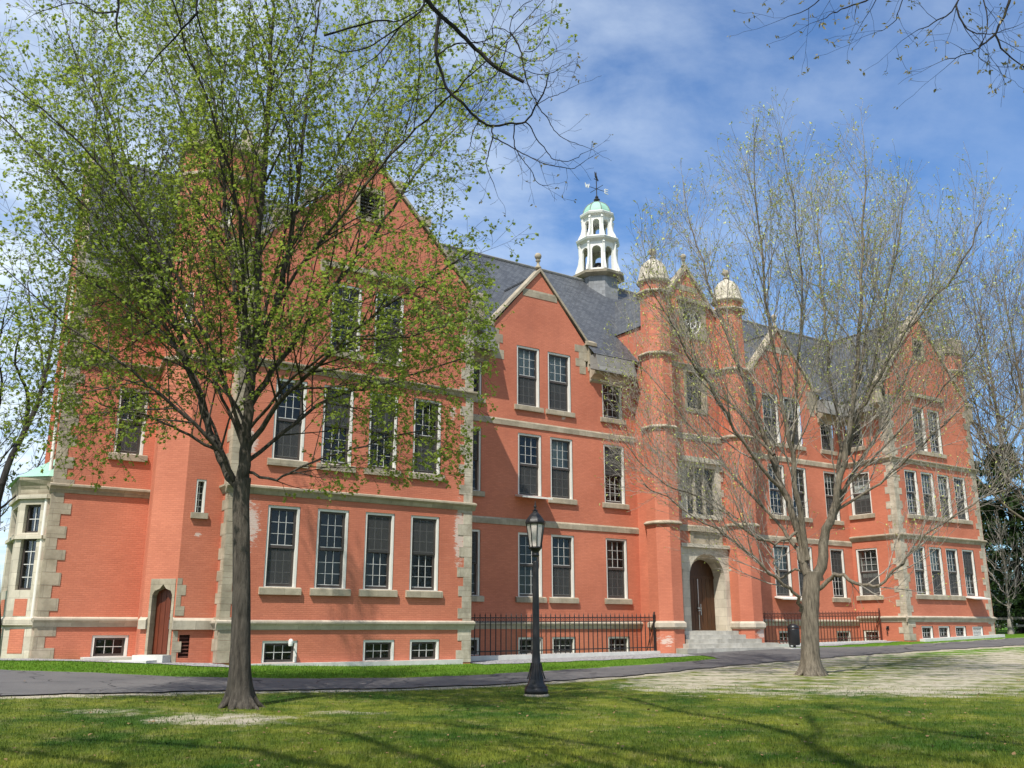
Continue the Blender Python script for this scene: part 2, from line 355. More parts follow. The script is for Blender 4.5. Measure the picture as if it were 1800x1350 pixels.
def dirt_mask(X, Y):
    d = X * fw.x + Y * fw.y; l = X * rt.x + Y * rt.y
    m = sstep(20.2, 25.4, d + .5 * np.sin(l * 1.3) + .3 * np.sin(l * 3.1 + 1)) * sstep(.2, 5.0, l) * (1 - sstep(45, 60, d))
    m = np.where(Y > path_near(X) + .3, 0, m * (.62 + .20 * np.sin(l * .9 + d * 1.7) * np.sin(d * 2.3)))
    e = ((l + 5.0) / 1.6) ** 2 + ((d - 17.2) / 1.25) ** 2; m = np.maximum(m, .80 - .55 * e)
    e = ((l + 7.2) / 1.6) ** 2 + ((d - 18.2) / .8) ** 2; m = np.maximum(m, .58 - .5 * e)
    e = ((l + 3.3) / 1.6) ** 2 + ((d - 18.6) / .6) ** 2; m = np.maximum(m, .58 - .5 * e)
    pn = Y - path_near(X); m = np.maximum(m, .85 * sstep(-1.3, -.05, pn) * (pn < .5))
    pf = path_far(X) - Y; m = np.maximum(m, .75 * sstep(-.7, -.05, pf) * (pf < .5))
    return np.clip(m, 0, 1)
def axis(a, b, step, far):
    core = list(np.arange(a, b + step / 2, step)); out = [-far, -far / 4, -200, -60, a - 15, a - 5, a - 1.5]
    return [v for v in out if v < a] + core + [b + 1.5, b + 5, b + 15, b + 40, b + 150, far / 4, far]
xs = axis(-9, 64, .33, 3000.); ys = axis(3.5, 37, .30, 3000.)
GX, GY = np.meshgrid(xs, ys); GZ = gz(GX, GY)
nx, ny = len(xs), len(ys)
vv = np.stack([GX.ravel(), GY.ravel(), GZ.ravel()], 1)
ii = (np.arange(ny - 1)[:, None] * nx + np.arange(nx - 1)[None, :]).ravel()
ff = np.stack([ii, ii + 1, ii + nx + 1, ii + nx], 1)
me = bpy.data.meshes.new('lawn'); me.from_pydata(vv.tolist(), [], ff.tolist())
at = me.attributes.new('dirt', 'FLOAT', 'POINT'); at.data.foreach_set('value', dirt_mask(vv[:, 0], vv[:, 1]).astype(np.float32))
me.polygons.foreach_set('use_smooth', [True] * len(me.polygons))
def grass_colour(nt, bright=1.0):
    a = noise(nt, .42, 7, .68); b = noise(nt, 2.6, 8, .74); c = noise(nt, 17, 5, .75)
    k = bright
    col, _ = ramp(nt, a, .40, .60, (.040 * k, .092 * k, .010 * k), (.165 * k, .190 * k, .026 * k))
    c2, _ = ramp(nt, b, .38, .64, (.58, .68, .6), (1.42, 1.28, 1.2)); col = mixc(nt, 1.0, col, c2, 'MULTIPLY')
    c3, _ = ramp(nt, c, .32, .70, (.55, .6, .55), (1.4, 1.35, 1.3)); col = mixc(nt, 1.0, col, c3, 'MULTIPLY')
    # straw coloured thatch
    _, f = ramp(nt, noise(nt, 1.7, 7, .72), .53, .70, (0, 0, 0), (1, 1, 1)); mg = node(nt, 'ShaderNodeMath', operation='MULTIPLY'); nt.links.new(f, mg.inputs[0]); mg.inputs[1].default_value = .5
    col = mixc(nt, mg.outputs[0], col, (.30, .255, .13))
    # lush strip beside the building: Y beyond the path
    geo = node(nt, 'ShaderNodeNewGeometry'); sp = node(nt, 'ShaderNodeSeparateXYZ'); nt.links.new(geo.outputs['Position'], sp.inputs[0])
    _, fl = ramp(nt, sp.outputs['Y'], 25.6, 26.6, (0, 0, 0), (1, 1, 1)); ml = node(nt, 'ShaderNodeMath', operation='MULTIPLY'); nt.links.new(fl, ml.inputs[0]); ml.inputs[1].default_value = .8
    lush, _ = ramp(nt, c, .3, .7, (.060, .155, .008), (.115, .235, .014))
    return mixc(nt, ml.outputs[0], col, lush)
m, nt, bs = newmat('grass_ground')
col = grass_colour(nt, .95)
atn = node(nt, 'ShaderNodeAttribute', attribute_name='dirt')
dn = noise(nt, 1.5, 10, .76); ad = node(nt, 'ShaderNodeMath', operation='MULTIPLY_ADD'); nt.links.new(dn, ad.inputs[0]); ad.inputs[1].default_value = 1.9; nt.links.new(atn.outputs['Fac'], ad.inputs[2])
_, df = ramp(nt, ad.outputs[0], 1.36, 1.72, (0, 0, 0), (1, 1, 1))
dcol, _ = ramp(nt, noise(nt, 4.5, 9, .75), .3, .7, (.27, .235, .165), (.56, .50, .39))
nt.links.new(mixc(nt, df, col, dcol), bs.inputs['Base Color']); bs.inputs['Roughness'].default_value = .95; bs.inputs['Specular IOR Level'].default_value = .15
bump(nt, bs, noise(nt, 24, 6, .75), .8, .05)
me.materials.append(m); lawn = bpy.data.objects.new('lawn', me); COL.objects.link(lawn); tag(lawn, kind='structure')

def sheet(name, mat, xs_, ya, yb, n, off):
    mb = MB(); rows = []
    for x in xs_:
        a, b = float(ya(x)), float(yb(x))
        rows.append([(x, a + (b - a) * j / n, float(gz(x, a + (b - a) * j / n)) + off) for j in range(n + 1)])
    k = n + 1; V = [p for r in rows for p in r]
    F = [(i * k + j, (i + 1) * k + j, (i + 1) * k + j + 1, i * k + j + 1) for i in range(len(rows) - 1) for j in range(n)]
    mb.raw(V, F); o = mb.build(name, mat, smooth=True); tag(o, kind='structure'); return o
m, nt, bs = newmat('asphalt')
c0, _ = ramp(nt, noise(nt, 45, 5, .8), .3, .7, (.066, .064, .062), (.135, .130, .125)); t, _ = ramp(nt, noise(nt, .5, 6, .65), .3, .7, (.78, .78, .8), (1.25, 1.22, 1.2))
col = mixc(nt, 1.0, c0, t, 'MULTIPLY')
vo = node(nt, 'ShaderNodeTexVoronoi', feature='DISTANCE_TO_EDGE'); vo.inputs['Scale'].default_value = .33; tcn = node(nt, 'ShaderNodeTexCoord')
wr = node(nt, 'ShaderNodeVectorMath', operation='MULTIPLY_ADD'); nz = node(nt, 'ShaderNodeTexNoise'); nz.inputs['Scale'].default_value = 1.1; nt.links.new(tcn.outputs['Object'], nz.inputs['Vector'])
nt.links.new(nz.outputs['Color'], wr.inputs[0]); wr.inputs[1].default_value = (1.6, 1.6, 0); nt.links.new(tcn.outputs['Object'], wr.inputs[2]); nt.links.new(wr.outputs[0], vo.inputs['Vector'])
_, cf = ramp(nt, vo.outputs['Distance'], .012, .004, (0, 0, 0), (1, 1, 1)); col = mixc(nt, cf, col, (.02, .02, .02))
nt.links.new(col, bs.inputs['Base Color']); bs.inputs['Roughness'].default_value = .88; bump(nt, bs, noise(nt, 60, 4, .8), .5, .01)
ASPHALT = m
def wob(x, s): return .10 * math.sin(x * 2.1 + s) + .06 * math.sin(x * 5.3 + 2 * s) + .04 * math.sin(x * 11.7 + s)
sheet('path', ASPHALT, list(np.arange(-60, 130, .3)), lambda x: path_near(x) + wob(x, 0), lambda x: path_far(x) + wob(x, 2), 8, .030)
def spur_near(x): return path_far(x) - .25
def spur_far(x): return np.interp(x, [30.2, 31.2, 31.8, 37.8, 39.5, 41, 43, 46], [29.3, 30.6, 33.1, 33.1, 32.6, 32.1, 31.5, 30.9]) + .05
sheet('entrance_path', ASPHALT, list(np.arange(30.6, 46, .2)), spur_near, lambda x: max(float(spur_far(x)), float(spur_near(x)) + .05), 10, .022)
m, nt, bs = newmat('gravel')
vo = node(nt, 'ShaderNodeTexVoronoi'); vo.inputs['Scale'].default_value = 16; tcn = node(nt, 'ShaderNodeTexCoord'); nt.links.new(tcn.outputs['Object'], vo.inputs['Vector'])
c0, _ = ramp(nt, vo.outputs['Color'], .1, .9, (.15, .15, .15), (.48, .47, .46)); nt.links.new(c0, bs.inputs['Base Color']); bs.inputs['Roughness'].default_value = .9
bump(nt, bs, vo.outputs['Distance'], 1, .06); GRAVEL = m
def grav(name, x0, x1, fy, w):
    o = sheet(name, GRAVEL, list(np.arange(x0, x1 + .01, .25)), lambda x: fy(x) - w - .12 * math.sin(x * 3), fy, 3, .02); return o
grav('gravel_bed', 3.4, 10.2, lambda x: np.interp(x, [3.4, 5, 8, 10.2], [36.5, 35.9, 34.6, 33]), 2.3)
grav('gravel_bed', 19.9, 31.4, lambda x: 34.1, 2.6)
grav('gravel_bed', 40.2, 48.3, lambda x: np.interp(x, [40.2, 43, 48.3], [34.1, 34.1, 34.1]), 1.3)
grav('gravel_bed', 57, 60, lambda x: np.interp(x, [57, 60], [33.2, 36]), 1.2)

# ------------------------------------------------------------------ the school building
SB = thing('school_building', (34.7, 34.6, .4), 'long red painted brick school with stone quoins, pointed gables, turrets and a white cupola', 'building')
FB = Frame((0, 32.5, 0), (1, 0, 0), (0, -1, 0)); FM = Frame((0, 35.75, 0), (1, 0, 0), (0, -1, 0)); FA = Frame((0, 35.9, 0), (1, 0, 0), (0, -1, 0))
FT = Frame((0, 34.6, 0), (1, 0, 0), (0, -1, 0)); FR = Frame((48.4, 0, 0), (0, 1, 0), (-1, 0, 0))
rnd = random.Random(5)
HOLES = {}
def opening(key, fr, s0, s1, z0, z1): HOLES.setdefault(key, []).append(rect(s0, s1, z0, z1))
LOOK = [('grey', 'dark'), ('dark', 'grey'), ('pale', 'dark'), ('grey', 'grey'), ('dark', 'dark')]
SH = {'grey': SHADE_GREY, 'dark': SHADE_DARK, 'pale': SHADE_PALE}
def window(key, fr, s0, s1, z0, z1, look=None, sill=True, split=True, cols=3, rows=3, cw=.09, shelf=False, stone=False, parent=None):
    opening(key, fr, s0, s1, z0, z1)
    par = parent or SB
    w = MB(); ring_panel(w, fr, rect(s0 + .001, s1 - .001, z0 + .001, z1 - .001), rect(s0 + cw, s1 - cw, z0 + .02, z1 - cw), -.42, -.035)
    W = w.build('window', STONE_PALE if stone else CASING, par)
    a0, a1, b0, b1 = s0 + cw, s1 - cw, z0 + .02, z1 - cw
    sw = .10 if split else .085; mid = (b0 + b1) / 2
    m = MB(); g = MB(); q = MB(); t = .016 if split else .018
    panes = [(mid - .03, b1, -.12), (b0, mid + .03, -.17)] if split else [(b0, b1, -.13)]
    for (c0, c1, d) in panes:
        ring_panel(m, fr, rect(a0, a1, c0, c1), rect(a0 + sw, a1 - sw, c0 + sw, c1 - sw * .8), d - .05, d)
        e0, e1, f0, f1 = a0 + sw, a1 - sw, c0 + sw, c1 - sw * .8
        q.poly([fr.p(e0, f0, d - .03), fr.p(e1, f0, d - .03), fr.p(e1, f1, d - .03), fr.p(e0, f1, d - .03)])
        for i in range(1, cols):
            c = e0 + (e1 - e0) * i / cols; fr.box(g, c - t / 2, c + t / 2, f0, f1, d - .028, d - .008)
        for j in range(1, rows):
            c = f0 + (f1 - f0) * j / rows; fr.box(g, e0, e1, c - t / 2, c + t / 2, d - .027, d - .007)
        if split: fr.box(g, e0, e1, f0, f0 + .025, d - .026, d - .006)
    m.build('sash', SASH, W); q.build('pane', GLASS, W); g.build('glazing_bars', BARS, W)
    lk = look or rnd.choice(LOOK)
    if split and rnd.random() < .85:      # insect screen over one sash
        up = lk[0] == 'grey' and lk[1] == 'dark'; c0, c1 = (mid - .02, b1 - sw) if up else (b0 + sw, mid + .02)
        sc = MB(); dd = -.105 if up else -.155; sc.poly([fr.p(a0 + sw, c0, dd), fr.p(a1 - sw, c0, dd), fr.p(a1 - sw, c1, dd), fr.p(a0 + sw, c1, dd)]); sc.build('screen', SCREEN, W)
    if not split: lk = (lk[1], lk[1])
    cut = mid if not split else mid + rnd.choice([0, 0, .45, .25, .6, -.3, -.15]) * (b1 - b0) * .5
    for (c0, c1, k) in ((cut, b1, lk[0]), (b0, cut, lk[1])):
        bb = MB(); fr.box(bb, a0, a1, c0, c1, -.43 - (.03 if k == 'dark' else 0), -.40); bb.build('blind_or_dark_room', SH[k], W)  # 'dark' panels are no blinds: the room's darkness is put into their colour
    if sill:
        sl = MB(); e = .16
        sl.prism([fr.p(s0 - e, z0 - .26, .0), fr.p(s0 - e, z0 - .26, .11), fr.p(s0 - e, z0 - .04, .11), fr.p(s0 - e, z0, .0), fr.p(s0 - e, z0 - .002, -.10), fr.p(s0 - e, z0 - .26, -.1)], fr.u * (s1 - s0 + 2 * e))
        sl.build('sill', STONE, W)
    if shelf:
        sf = MB(); sf.prism([fr.p(s0 - .18, z0 - .02, .02), fr.p(s0 - .18, z0 - .13, .62), fr.p(s0 - .18, z0 - .20, .62), fr.p(s0 - .18, z0 - .10, .02)], fr.u * (s1 - s0 + .36)); sf.build('shelf', CASING, W)
    return W

def belt(mb, fr, s0, s1, z1, h=.4, proj=.06):
    """string course with a weathered top, butted into the wall face"""
    if h < .38 and proj > .1: a = [fr.p(s0, z1, -.02), fr.p(s0, z1 - .06, proj * 1.15), fr.p(s0, z1 - .12, proj * 1.15), fr.p(s0, z1 - .20, proj * .62), fr.p(s0, z1 - .31, proj * .3), fr.p(s0, z1 - h, .03), fr.p(s0, z1 - h, -.02)]
    else: a = [fr.p(s0, z1, -.02), fr.p(s0, z1 - .11, proj), fr.p(s0, z1 - h, proj * .9), fr.p(s0, z1 - h, -.02)]
    mb.prism(a, fr.u * (s1 - s0))
def quoins(mb, fr, s, side, z0, z1, seed=0):
    z = z0; i = seed; rr = random.Random(seed)
    while z < z1 - .1:
        h = min(rr.uniform(.34, .46), z1 - z); w = (.38 if i % 2 else .62) + rr.uniform(-.05, .05)
        a, b = (s, s + w) if side > 0 else (s - w, s)
        fr.box(mb, a, b, z + .004, z + h - .004, -.05, .016 + rr.uniform(0, .006)); z += h; i += 1
def coping(mb, fr, pts, th=.24, d0=-.45, d1=.14, lift=.0):
    n = len(pts); lo = [fr.p(a, b + lift, d0) for a, b in pts]; hi = [fr.p(a, b + lift + th, d0) for a, b in pts]
    mb.prism(lo + hi[::-1], fr.n * (d1 - d0))
def finial(mb, c, s=1.0):
    mb.lathe(c, [(.19 * s, 0), (.19 * s, .10 * s), (.09 * s, .2 * s), (.08 * s, .42 * s), (.15 * s, .47 * s), (.15 * s, .52 * s), (.07 * s, .56 * s), (.16 * s, .63 * s), (.21 * s, .75 * s), (.20 * s, .86 * s), (.12 * s, .96 * s), (.02 * s, 1.0 * s)], 12)

# --- windows of the left wing
for i, (a, b) in enumerate([(11.4, 12.6), (13.27, 14.5), (15.18, 16.4), (17.1, 18.36)]):
    window('B', FB, a, b, 2.97, 5.82, [('dark', 'grey'), ('dark', 'grey'), ('grey', 'dark'), ('grey', 'dark')][i])
    window('B', FB, a, b, 7.5, 10.5, [('dark', 'dark'), ('grey', 'dark'), ('grey', 'dark'), ('dark', 'grey')][i])
for a, b in [(13.4, 14.66), (15.24, 16.52)]: window('B', FB, a, b, 11.92, 14.65, ('dark', 'dark'))
for a, b in [(11.5, 12.77), (15.28, 16.55), (17.19, 18.46)]: window('B', FB, a, b, .42, 1.16, ('dark', 'dark'), sill=False, split=False, rows=2)
# --- main wall, left half
for a, b, lk in [(20.9, 22.3, ('grey', 'dark')), (24.33, 25.68, ('dark', 'grey')), (26.2, 27.54, ('dark', 'grey')), (29.48, 30.82, ('grey', 'grey'))]:
    window('M', FM, a, b, 2.95, 5.82, lk)
    window('M', FM, a, b, 7.55, 10.47, rnd.choice(LOOK[:3]), shelf=(a == 24.33), sill=(a != 24.33))
    window('M', FM, a, b, .46, 1.18, ('dark', 'dark'), sill=False, split=False, rows=2)
window('M', FM, 20.9, 22.3, 11.85, 13.72, ('dark', 'dark'), cols=3, rows=2); window('M', FM, 29.48, 30.78, 11.85, 13.72, ('dark', 'grey'), rows=2)
window('M', FM, 24.27, 25.6, 11.83, 14.76, ('pale', 'grey')); window('M', FM, 26.1, 27.5, 11.83, 14.73, ('pale', 'grey'))
# --- main wall, right half
for a, b in [(38.9, 40.2), (41.48, 42.85), (43.42, 44.75), (46.35, 47.6)]:
    if a > 40:
        window('N', FM, a, b, 3.28, 6.08, rnd.choice(LOOK[:3]), shelf=(a == 41.48), sill=(a != 41.48))
        window('N', FM, a, b, 7.75, 10.65, rnd.choice(LOOK[:3]))
    if a not in (38.9, 43.42): window('N', FM, a, b, .78, 1.42, ('dark', 'dark'), sill=False, split=False, rows=2)
window('N', FM, 46.4, 47.55, 11.95, 13.75, ('dark', 'dark'), rows=2)
window('N', FM, 41.4, 42.75, 11.95, 14.8, ('pale', 'grey')); window('N', FM, 43.25, 44.67, 11.95, 14.8, ('pale', 'grey'))
# --- return of the right wing (runs along Y)
window('R', FR, 34.05, 35.5, 3.4, 6.1, ('grey', 'pale')); window('R', FR, 34.1, 35.5, 8.1, 10.6, ('pale', 'grey')); window('R', FR, 34.3, 35.4, 12.15, 13.6, ('dark', 'dark'), rows=2)
window('R', FR, 34.45, 35.45, .86, 1.45, ('dark', 'dark'), sill=False, split=False, rows=2)
# --- right wing front
for i, (a, b) in enumerate([(49.5, 50.72), (51.13, 52.37), (52.8, 54.02), (54.5, 55.74)]):
    window('W', FB, a, b, 3.42, 6.16, [('pale', 'grey'), ('pale', 'grey'), ('grey', 'grey'), ('grey', 'dark')][i], shelf=(i == 3), sill=(i != 3))
    window('W', FB, a, b, 7.98, 10.6, [('grey', 'dark'), ('pale', 'grey'), ('pale', 'grey'), ('grey', 'grey')][i])
    if i < 3: window('W', FB, a + .1, b - .05, 1.0 + .05 * i, 1.68, ('dark', 'dark'), sill=False, split=False, rows=2)
for a, b in [(50.95, 52.15), (52.5, 53.75)]: window('W', FB, a, b, 11.9, 14.6, ('pale', 'dark'))
# --- wall beside the left turret
window('A', FA, 6.69, 7.72, 7.74, 10.2, ('dark', 'dark')); window('A', FA, 6.66, 7.86, .62, 1.34, ('dark', 'dark'), sill=False, split=False, rows=2)

# --- attic vents in the two wing gables
def attic(key, cx, z0, z1, w):
    opening(key, FB, cx - w, cx + w, z0, z1)
    mb = MB(); ring_panel(mb, FB, rect(cx - w - .16, cx + w + .16, z0 - .2, z1 + .18), rect(cx - w, cx + w, z0, z1), -.3, .05)
    o = mb.build('attic_opening', STONE, SB); lv = MB()
    n = 7
    for i in range(n):
        z = z0 + (z1 - z0) * (i + .1) / n; lv.prism([FB.p(cx - w, z, -.08), FB.p(cx - w, z + .14, -.24), FB.p(cx - w, z + .12, -.26), FB.p(cx - w, z - .02, -.1)], FB.u * 2 * w)
    FB.box(lv, cx - w, cx + w, z0, z1, -.32, -.28); lv.build('louvres', SHADE_GREY, o)
attic('B', 14.83, 17.75, 18.85, .46); attic('W', 52.3, 17.9, 18.9, .42)

# --- vents and louvres in the basement
opening('W', FB, 54.65, 55.75, .98, 1.66)
v = MB(); ring_panel(v, FB, rect(54.651, 55.749, .981, 1.659), rect(54.75, 55.65, 1.02, 1.58), -.3, -.03); lo = v.build('louvre_vent', WHITE, SB); v = MB()
for i in range(7): z = 1.03 + i * .08; v.prism([FB.p(54.75, z, -.05), FB.p(54.75, z + .05, -.13), FB.p(54.75, z + .035, -.14), FB.p(54.75, z - .015, -.06)], FB.u * .9)
v.build('slats', WHITE, lo); v = MB(); FB.box(v, 54.75, 55.65, 1.02, 1.58, -.31, -.28); v.build('backing', SHADE_DARK, lo)

# --- walls
def mkwall(key, fr, outline, name='wall'):
    mb = MB(); wall(mb, fr, outline, HOLES.get(key, [])); return mb.build(name, BRICK, SB)
mkwall('B', FB, [(9.97, 0), (19.86, 0), (19.86, 15.25), (14.9, 20.35), (9.97, 15.25)], 'gable_wall')
mkwall('W', FB, [(48.4, .3), (57.0, .3), (57.0, 15.3), (52.4, 20.5), (48.4, 15.7)], 'gable_wall')
mkwall('M', FM, [(19.86, 0), (31.6, 0), (31.6, 14.3), (28.45, 14.3), (28.45, 15.5), (25.65, 18.75), (22.85, 15.5), (22.85, 14.3), (19.86, 14.3)])
mkwall('N', FM, [(37.8, .2), (48.4, .2), (48.4, 14.3), (45.95, 14.3), (45.95, 15.5), (43.1, 18.8), (40.25, 15.5), (40.25, 14.3), (37.8, 14.3)])
mkwall('R', FR, [(32.5, .2), (35.75, .2), (35.75, 14.3), (32.5, 14.3)])
mkwall('A', FA, [(4.85, 0), (9.0, 0), (9.0, 14.3), (4.85, 14.3)])
mb = MB()
FBr = Frame((19.86, 0, 0), (0, 1, 0), (1, 0, 0)); wall(mb, FBr, rect(32.5, 35.75, 0, 14.3), []); mb.build('wall', BRICK, SB)
mb = MB(); FBl = Frame((9.97, 0, 0), (0, 1, 0), (-1, 0, 0)); wall(mb, FBl, rect(32.5, 36.2, 0, 14.6), []); mb.build('wall', BRICK, SB)
mb = MB(); wall(mb, Frame((57.0, 0, 0), (0, 1, 0), (1, 0, 0)), rect(32.5, 49, .3, 15), []); mb.build('wall', BRICK, SB); mb = MB(); wall(mb, Frame((0, 48.7, 0), (1, 0, 0), (0, 1, 0)), rect(6.1, 57, 0, 14.9), []); mb.build('wall', BRICK, SB)
# end gable wall on the left, set a little askew, with its downpipes
FE = Frame((4.85, 35.9, 0), (.0987, .9951, 0), (-.9951, .0987, 0))
mb = MB(); wall(mb, FE, [(0, 0), (12.4, 0), (12.4, 14.9), (6.2, 21.9), (0, 14.9)], []); mb.build('gable_wall', BRICK, SB)
for s in (1.2, 4.4, 8.2):
    mb = MB(); FE.box(mb, s, s + .35, .5, 14.2, -.02, .12); mb.build('pilaster', BRICK, SB)
mb = MB(); mb.tube([FE.p(.5, 1.9, .12), FE.p(.5, 14.1, .12)], .06, 8); mb.build('downpipe', CASING, SB, True)

# --- quoins
STONE_Q = block_mat('light_quoin_stone', (.47, .415, .325), var=.22)
def qu(*a): mb = MB(); quoins(mb, *a); mb.build('quoins', STONE_Q if a[0] in (FR,) or a[1] in (19.86, 48.4, 57.0) else STONE, SB)
for a in ((FB, 9.97, 1, .45, 15.1, 1), (FBl, 32.5, 1, .45, 15.1, 3), (FB, 19.86, -1, .3, 15.0, 2), (FBr, 32.5, 1, .3, 14.0, 5), (FB, 48.4, 1, .9, 15.0, 4), (FR, 32.5, 1, .9, 14.9, 7), (FB, 57.0, -1, 1.0, 15.0, 8), (FA, 4.85, 1, .5, 14.2, 6), (FE, 0, 1, .5, 14.6, 9)): qu(*a)

# --- water table and string courses
def course(zw, zb1, zb2, parts, strong):
    for z, nm in ((zw, 'water_table'), (zb1, 'string_course'), (zb2, 'string_course')):
        pr = .13 if nm == 'water_table' else (.15 if strong else .05)
        for fr, a, b in parts: mb = MB(); belt(mb, fr, a, b, z, .34 if nm != 'water_table' else .345, pr); mb.build(nm, STONE_WT if nm == 'water_table' else STONE, SB)
course(1.86, 6.5, 11.16, [(FB, 9.97 - .13, 19.86 + .13), (FBr, 32.5, 35.75), (FBl, 32.5, 33.3)], True)
course(1.88, 6.46, 11.08, [(FM, 19.86, 31.6)], False)
course(2.04, 6.6, 11.2, [(FM, 37.8, 48.4)], False)
course(2.24, 6.85, 11.3, [(FB, 48.4 - .13, 57.0 + .13), (FR, 32.5, 35.75)], True)
course(1.96, 6.5, 11.16, [(FA, 4.85 - .1, 8.2), (FE, 0, .6)], True)
# gravel-level plinths
mb = MB(); FB.box(mb, 10.5, 19.35, -.1, .41, -.02, .28); mb.build('plinth', CONC, SB)
mb = MB(); mb.prism([FB.p(49.3, .5, -.02), FB.p(57.5, .5, -.02), FB.p(57.5, 1.20, -.02), FB.p(49.3, .985, -.02)], FB.n * .34); mb.build('plinth', CONC, SB)
mb = MB(); FA.box(mb, 6.35, 8.0, .2, .62, .002, .75); mb.build('plinth', CONC, SB)

# --- stone bands and hoods in the gables
for a in ((24.62, 26.7, 17.36, 17.74), (42.05, 44.15, 17.42, 17.8)): mb = MB(); FM.box(mb, *a, -.02, .02); mb.build('gable_band', STONE, SB)
mb = MB(); FB.box(mb, 12.84, 16.9, 15.22, 15.45, -.02, .16); FB.box(mb, 12.84, 13.02, 14.95, 15.22, -.02, .14); FB.box(mb, 16.72, 16.9, 14.95, 15.22, -.02, .14); mb.build('hood_mould', STONE, SB)
mb = MB(); FB.box(mb, 50.5, 54.2, 15.2, 15.42, -.02, .16); FB.box(mb, 50.5, 50.68, 14.95, 15.2, -.02, .14); FB.box(mb, 54.02, 54.2, 14.95, 15.2, -.02, .14); mb.build('hood_mould', STONE, SB)

# --- gable copings with kneelers and ball finials
def gable(fr, cx, zt, hw, zb, cap=.5, left=True, right=True, scallop=False):
    mb = MB(); pts = [(cx - hw, zb), (cx, zt), (cx + hw, zb)]
    coping(mb, fr, pts, .17, -.52, .10)
    for sgn, on in ((-1, left), (1, right)):
        if not on: continue
        k = cx + sgn * hw; a, b = (k - .5, k + .18) if sgn < 0 else (k - .18, k + .5)
        fr.box(mb, a, b, zb - .06, zb + .10, -.50, .16)
        mb.prism([fr.p(a, zb + .102, -.5), fr.p(a, zb + .102, .16), fr.p(a, zb + .30, -.17)], fr.u * (b - a))
        e = .42 * sgn; a, b = sorted((k - .0 * sgn, k + e)); fr.box(mb, a, b, zb - 1.05, zb - .06, -.40, .10)
        a, b = sorted((k - .25 * sgn, k)); fr.box(mb, a, b, zb - .9, zb - .06, -.3, .03)
        mb.prism([fr.p(k, zb - 1.4, -.3), fr.p(k + e, zb - 1.05, -.3), fr.p(k, zb - 1.05, -.3)], fr.n * .36)
    if scallop:
        for sgn in (-1, 1):
            for t in (.25, .5, .75):
                x = cx + sgn * hw * (1 - t); z = zb + (zt - zb) * t; fr.box(mb, x - .22, x + .22, z + .12, z + .52, -.40, .13)
    o = mb.build('coping', STONE, SB); f = MB(); finial(f, fr.p(cx, zt + .2, -.12), .85); f.build('finial', STONE, o, True)
gable(FB, 14.9, 20.4, 5.0, 15.35, scallop=True); gable(FB, 52.4, 20.55, 4.55, 15.4, scallop=True)
gable(FM, 25.65, 18.8, 2.95, 15.5); gable(FM, 43.1, 18.85, 2.95, 15.5)
mb = MB(); coping(mb, FE, [(-.3, 14.92), (6.2, 22.0), (12.7, 14.92)], .08, -.26, .05); FE.box(mb, -.5, .25, 13.9, 15.15, -.35, .10); mb.build('coping', STONE, SB)
# kneeler quoins beside the main gables
for a in ((FM, 22.85, 1, 13.9, 15.4, 2), (FM, 28.45, -1, 13.9, 15.4, 3), (FM, 40.25, 1, 13.9, 15.4, 4), (FM, 45.95, -1, 13.9, 15.4, 5)): qu(*a)

# --- roofs
EY, EZ, RY, RZ = 35.15, 14.9, 42.0, 21.9
SL = (RZ - EZ) / (RY - EY)
def ys_at(z): return EY + (z - EZ) / SL
mb = MB()
xl = 5.5
YC = 35.80; ZC = EZ + (YC - EY) * SL
mb.poly([(5.02, YC, ZC), (57.2, YC, ZC), (57.2, RY, RZ), (xl, RY, RZ)])
for a, b in ((4.95, 8.1), (19.9, 22.75), (28.55, 31.6), (37.8, 40.15), (46.05, 48.35)): mb.poly([(a, EY, EZ), (b, EY, EZ), (b, YC, ZC), (a, YC, ZC)])
mb.poly([(xl, RY, RZ), (57.2, RY, RZ), (57.2, 49, EZ), (6.2, 49, EZ)])
mb.build('roof', SLATE, SB)
def cross_roof(cx, zr, hw, yf, lz, name='roof'):
    mb = MB(); yb = ys_at(zr); sl = (zr - lz) / hw
    for sgn in (-1, 1):
        e = cx + sgn * hw
        p = [(cx, yf, zr), (cx, yb, zr), (e, ys_at(lz), lz), (e, yf, lz)]
        mb.poly(p if sgn < 0 else p[::-1])
    mb.tube([(cx, yf, zr + .03), (cx, yb, zr + .03)], .09, 6); mb.build(name, SLATE, SB)
cross_roof(14.9, 20.3, 5.2, 32.75, 14.9); cross_roof(52.4, 20.45, 4.7, 32.75, 14.9)
cross_roof(25.65, 18.7, 2.9, 35.85, 15.42); cross_roof(43.1, 18.75, 2.9, 35.85, 15.42)
mb = MB(); mb.tube([(xl, RY, RZ + .04), (57.2, RY, RZ + .04)], .10, 6); mb.build('ridge_tiles', LIP, SB)
# flared eave lips with the stone cornice under them
def eave(fr, s0, s1, ends=True):
    mb = MB(); prof = [(-.02, 14.93, .58), (.0, 14.95, .60)]
    a = [fr.p(s0, 14.95, .56), fr.p(s0, 14.05, .80), fr.p(s0, 13.98, .80), fr.p(s0, 14.25, .10), fr.p(s0, 14.9, .10)]
    mb.prism(a, fr.u * (s1 - s0)); o = mb.build('eave', LIP, SB)
    c = MB(); c.prism([fr.p(s0, 14.22, .02), fr.p(s0, 14.08, .45), fr.p(s0, 13.92, .42), fr.p(s0, 13.72, .10), fr.p(s0, 13.62, .10), fr.p(s0, 13.55, .02)], fr.u * (s1 - s0)); c.build('cornice', STONE, o)
eave(FM, 19.9, 22.62); eave(FM, 28.68, 31.15); eave(FM, 38.3, 40.02); eave(FM, 46.18, 48.35); eave(FA, 4.95, 7.95)
eave(FR, 32.9, 35.6); eave(FBr, 32.95, 35.7)

# --- stepped side dormer blocks by the tower
mb = MB(); mb.box(31.55, 31.7, 34.9, 36.6, 13.5, 15.6); mb.build('parapet', BRICK, SB)

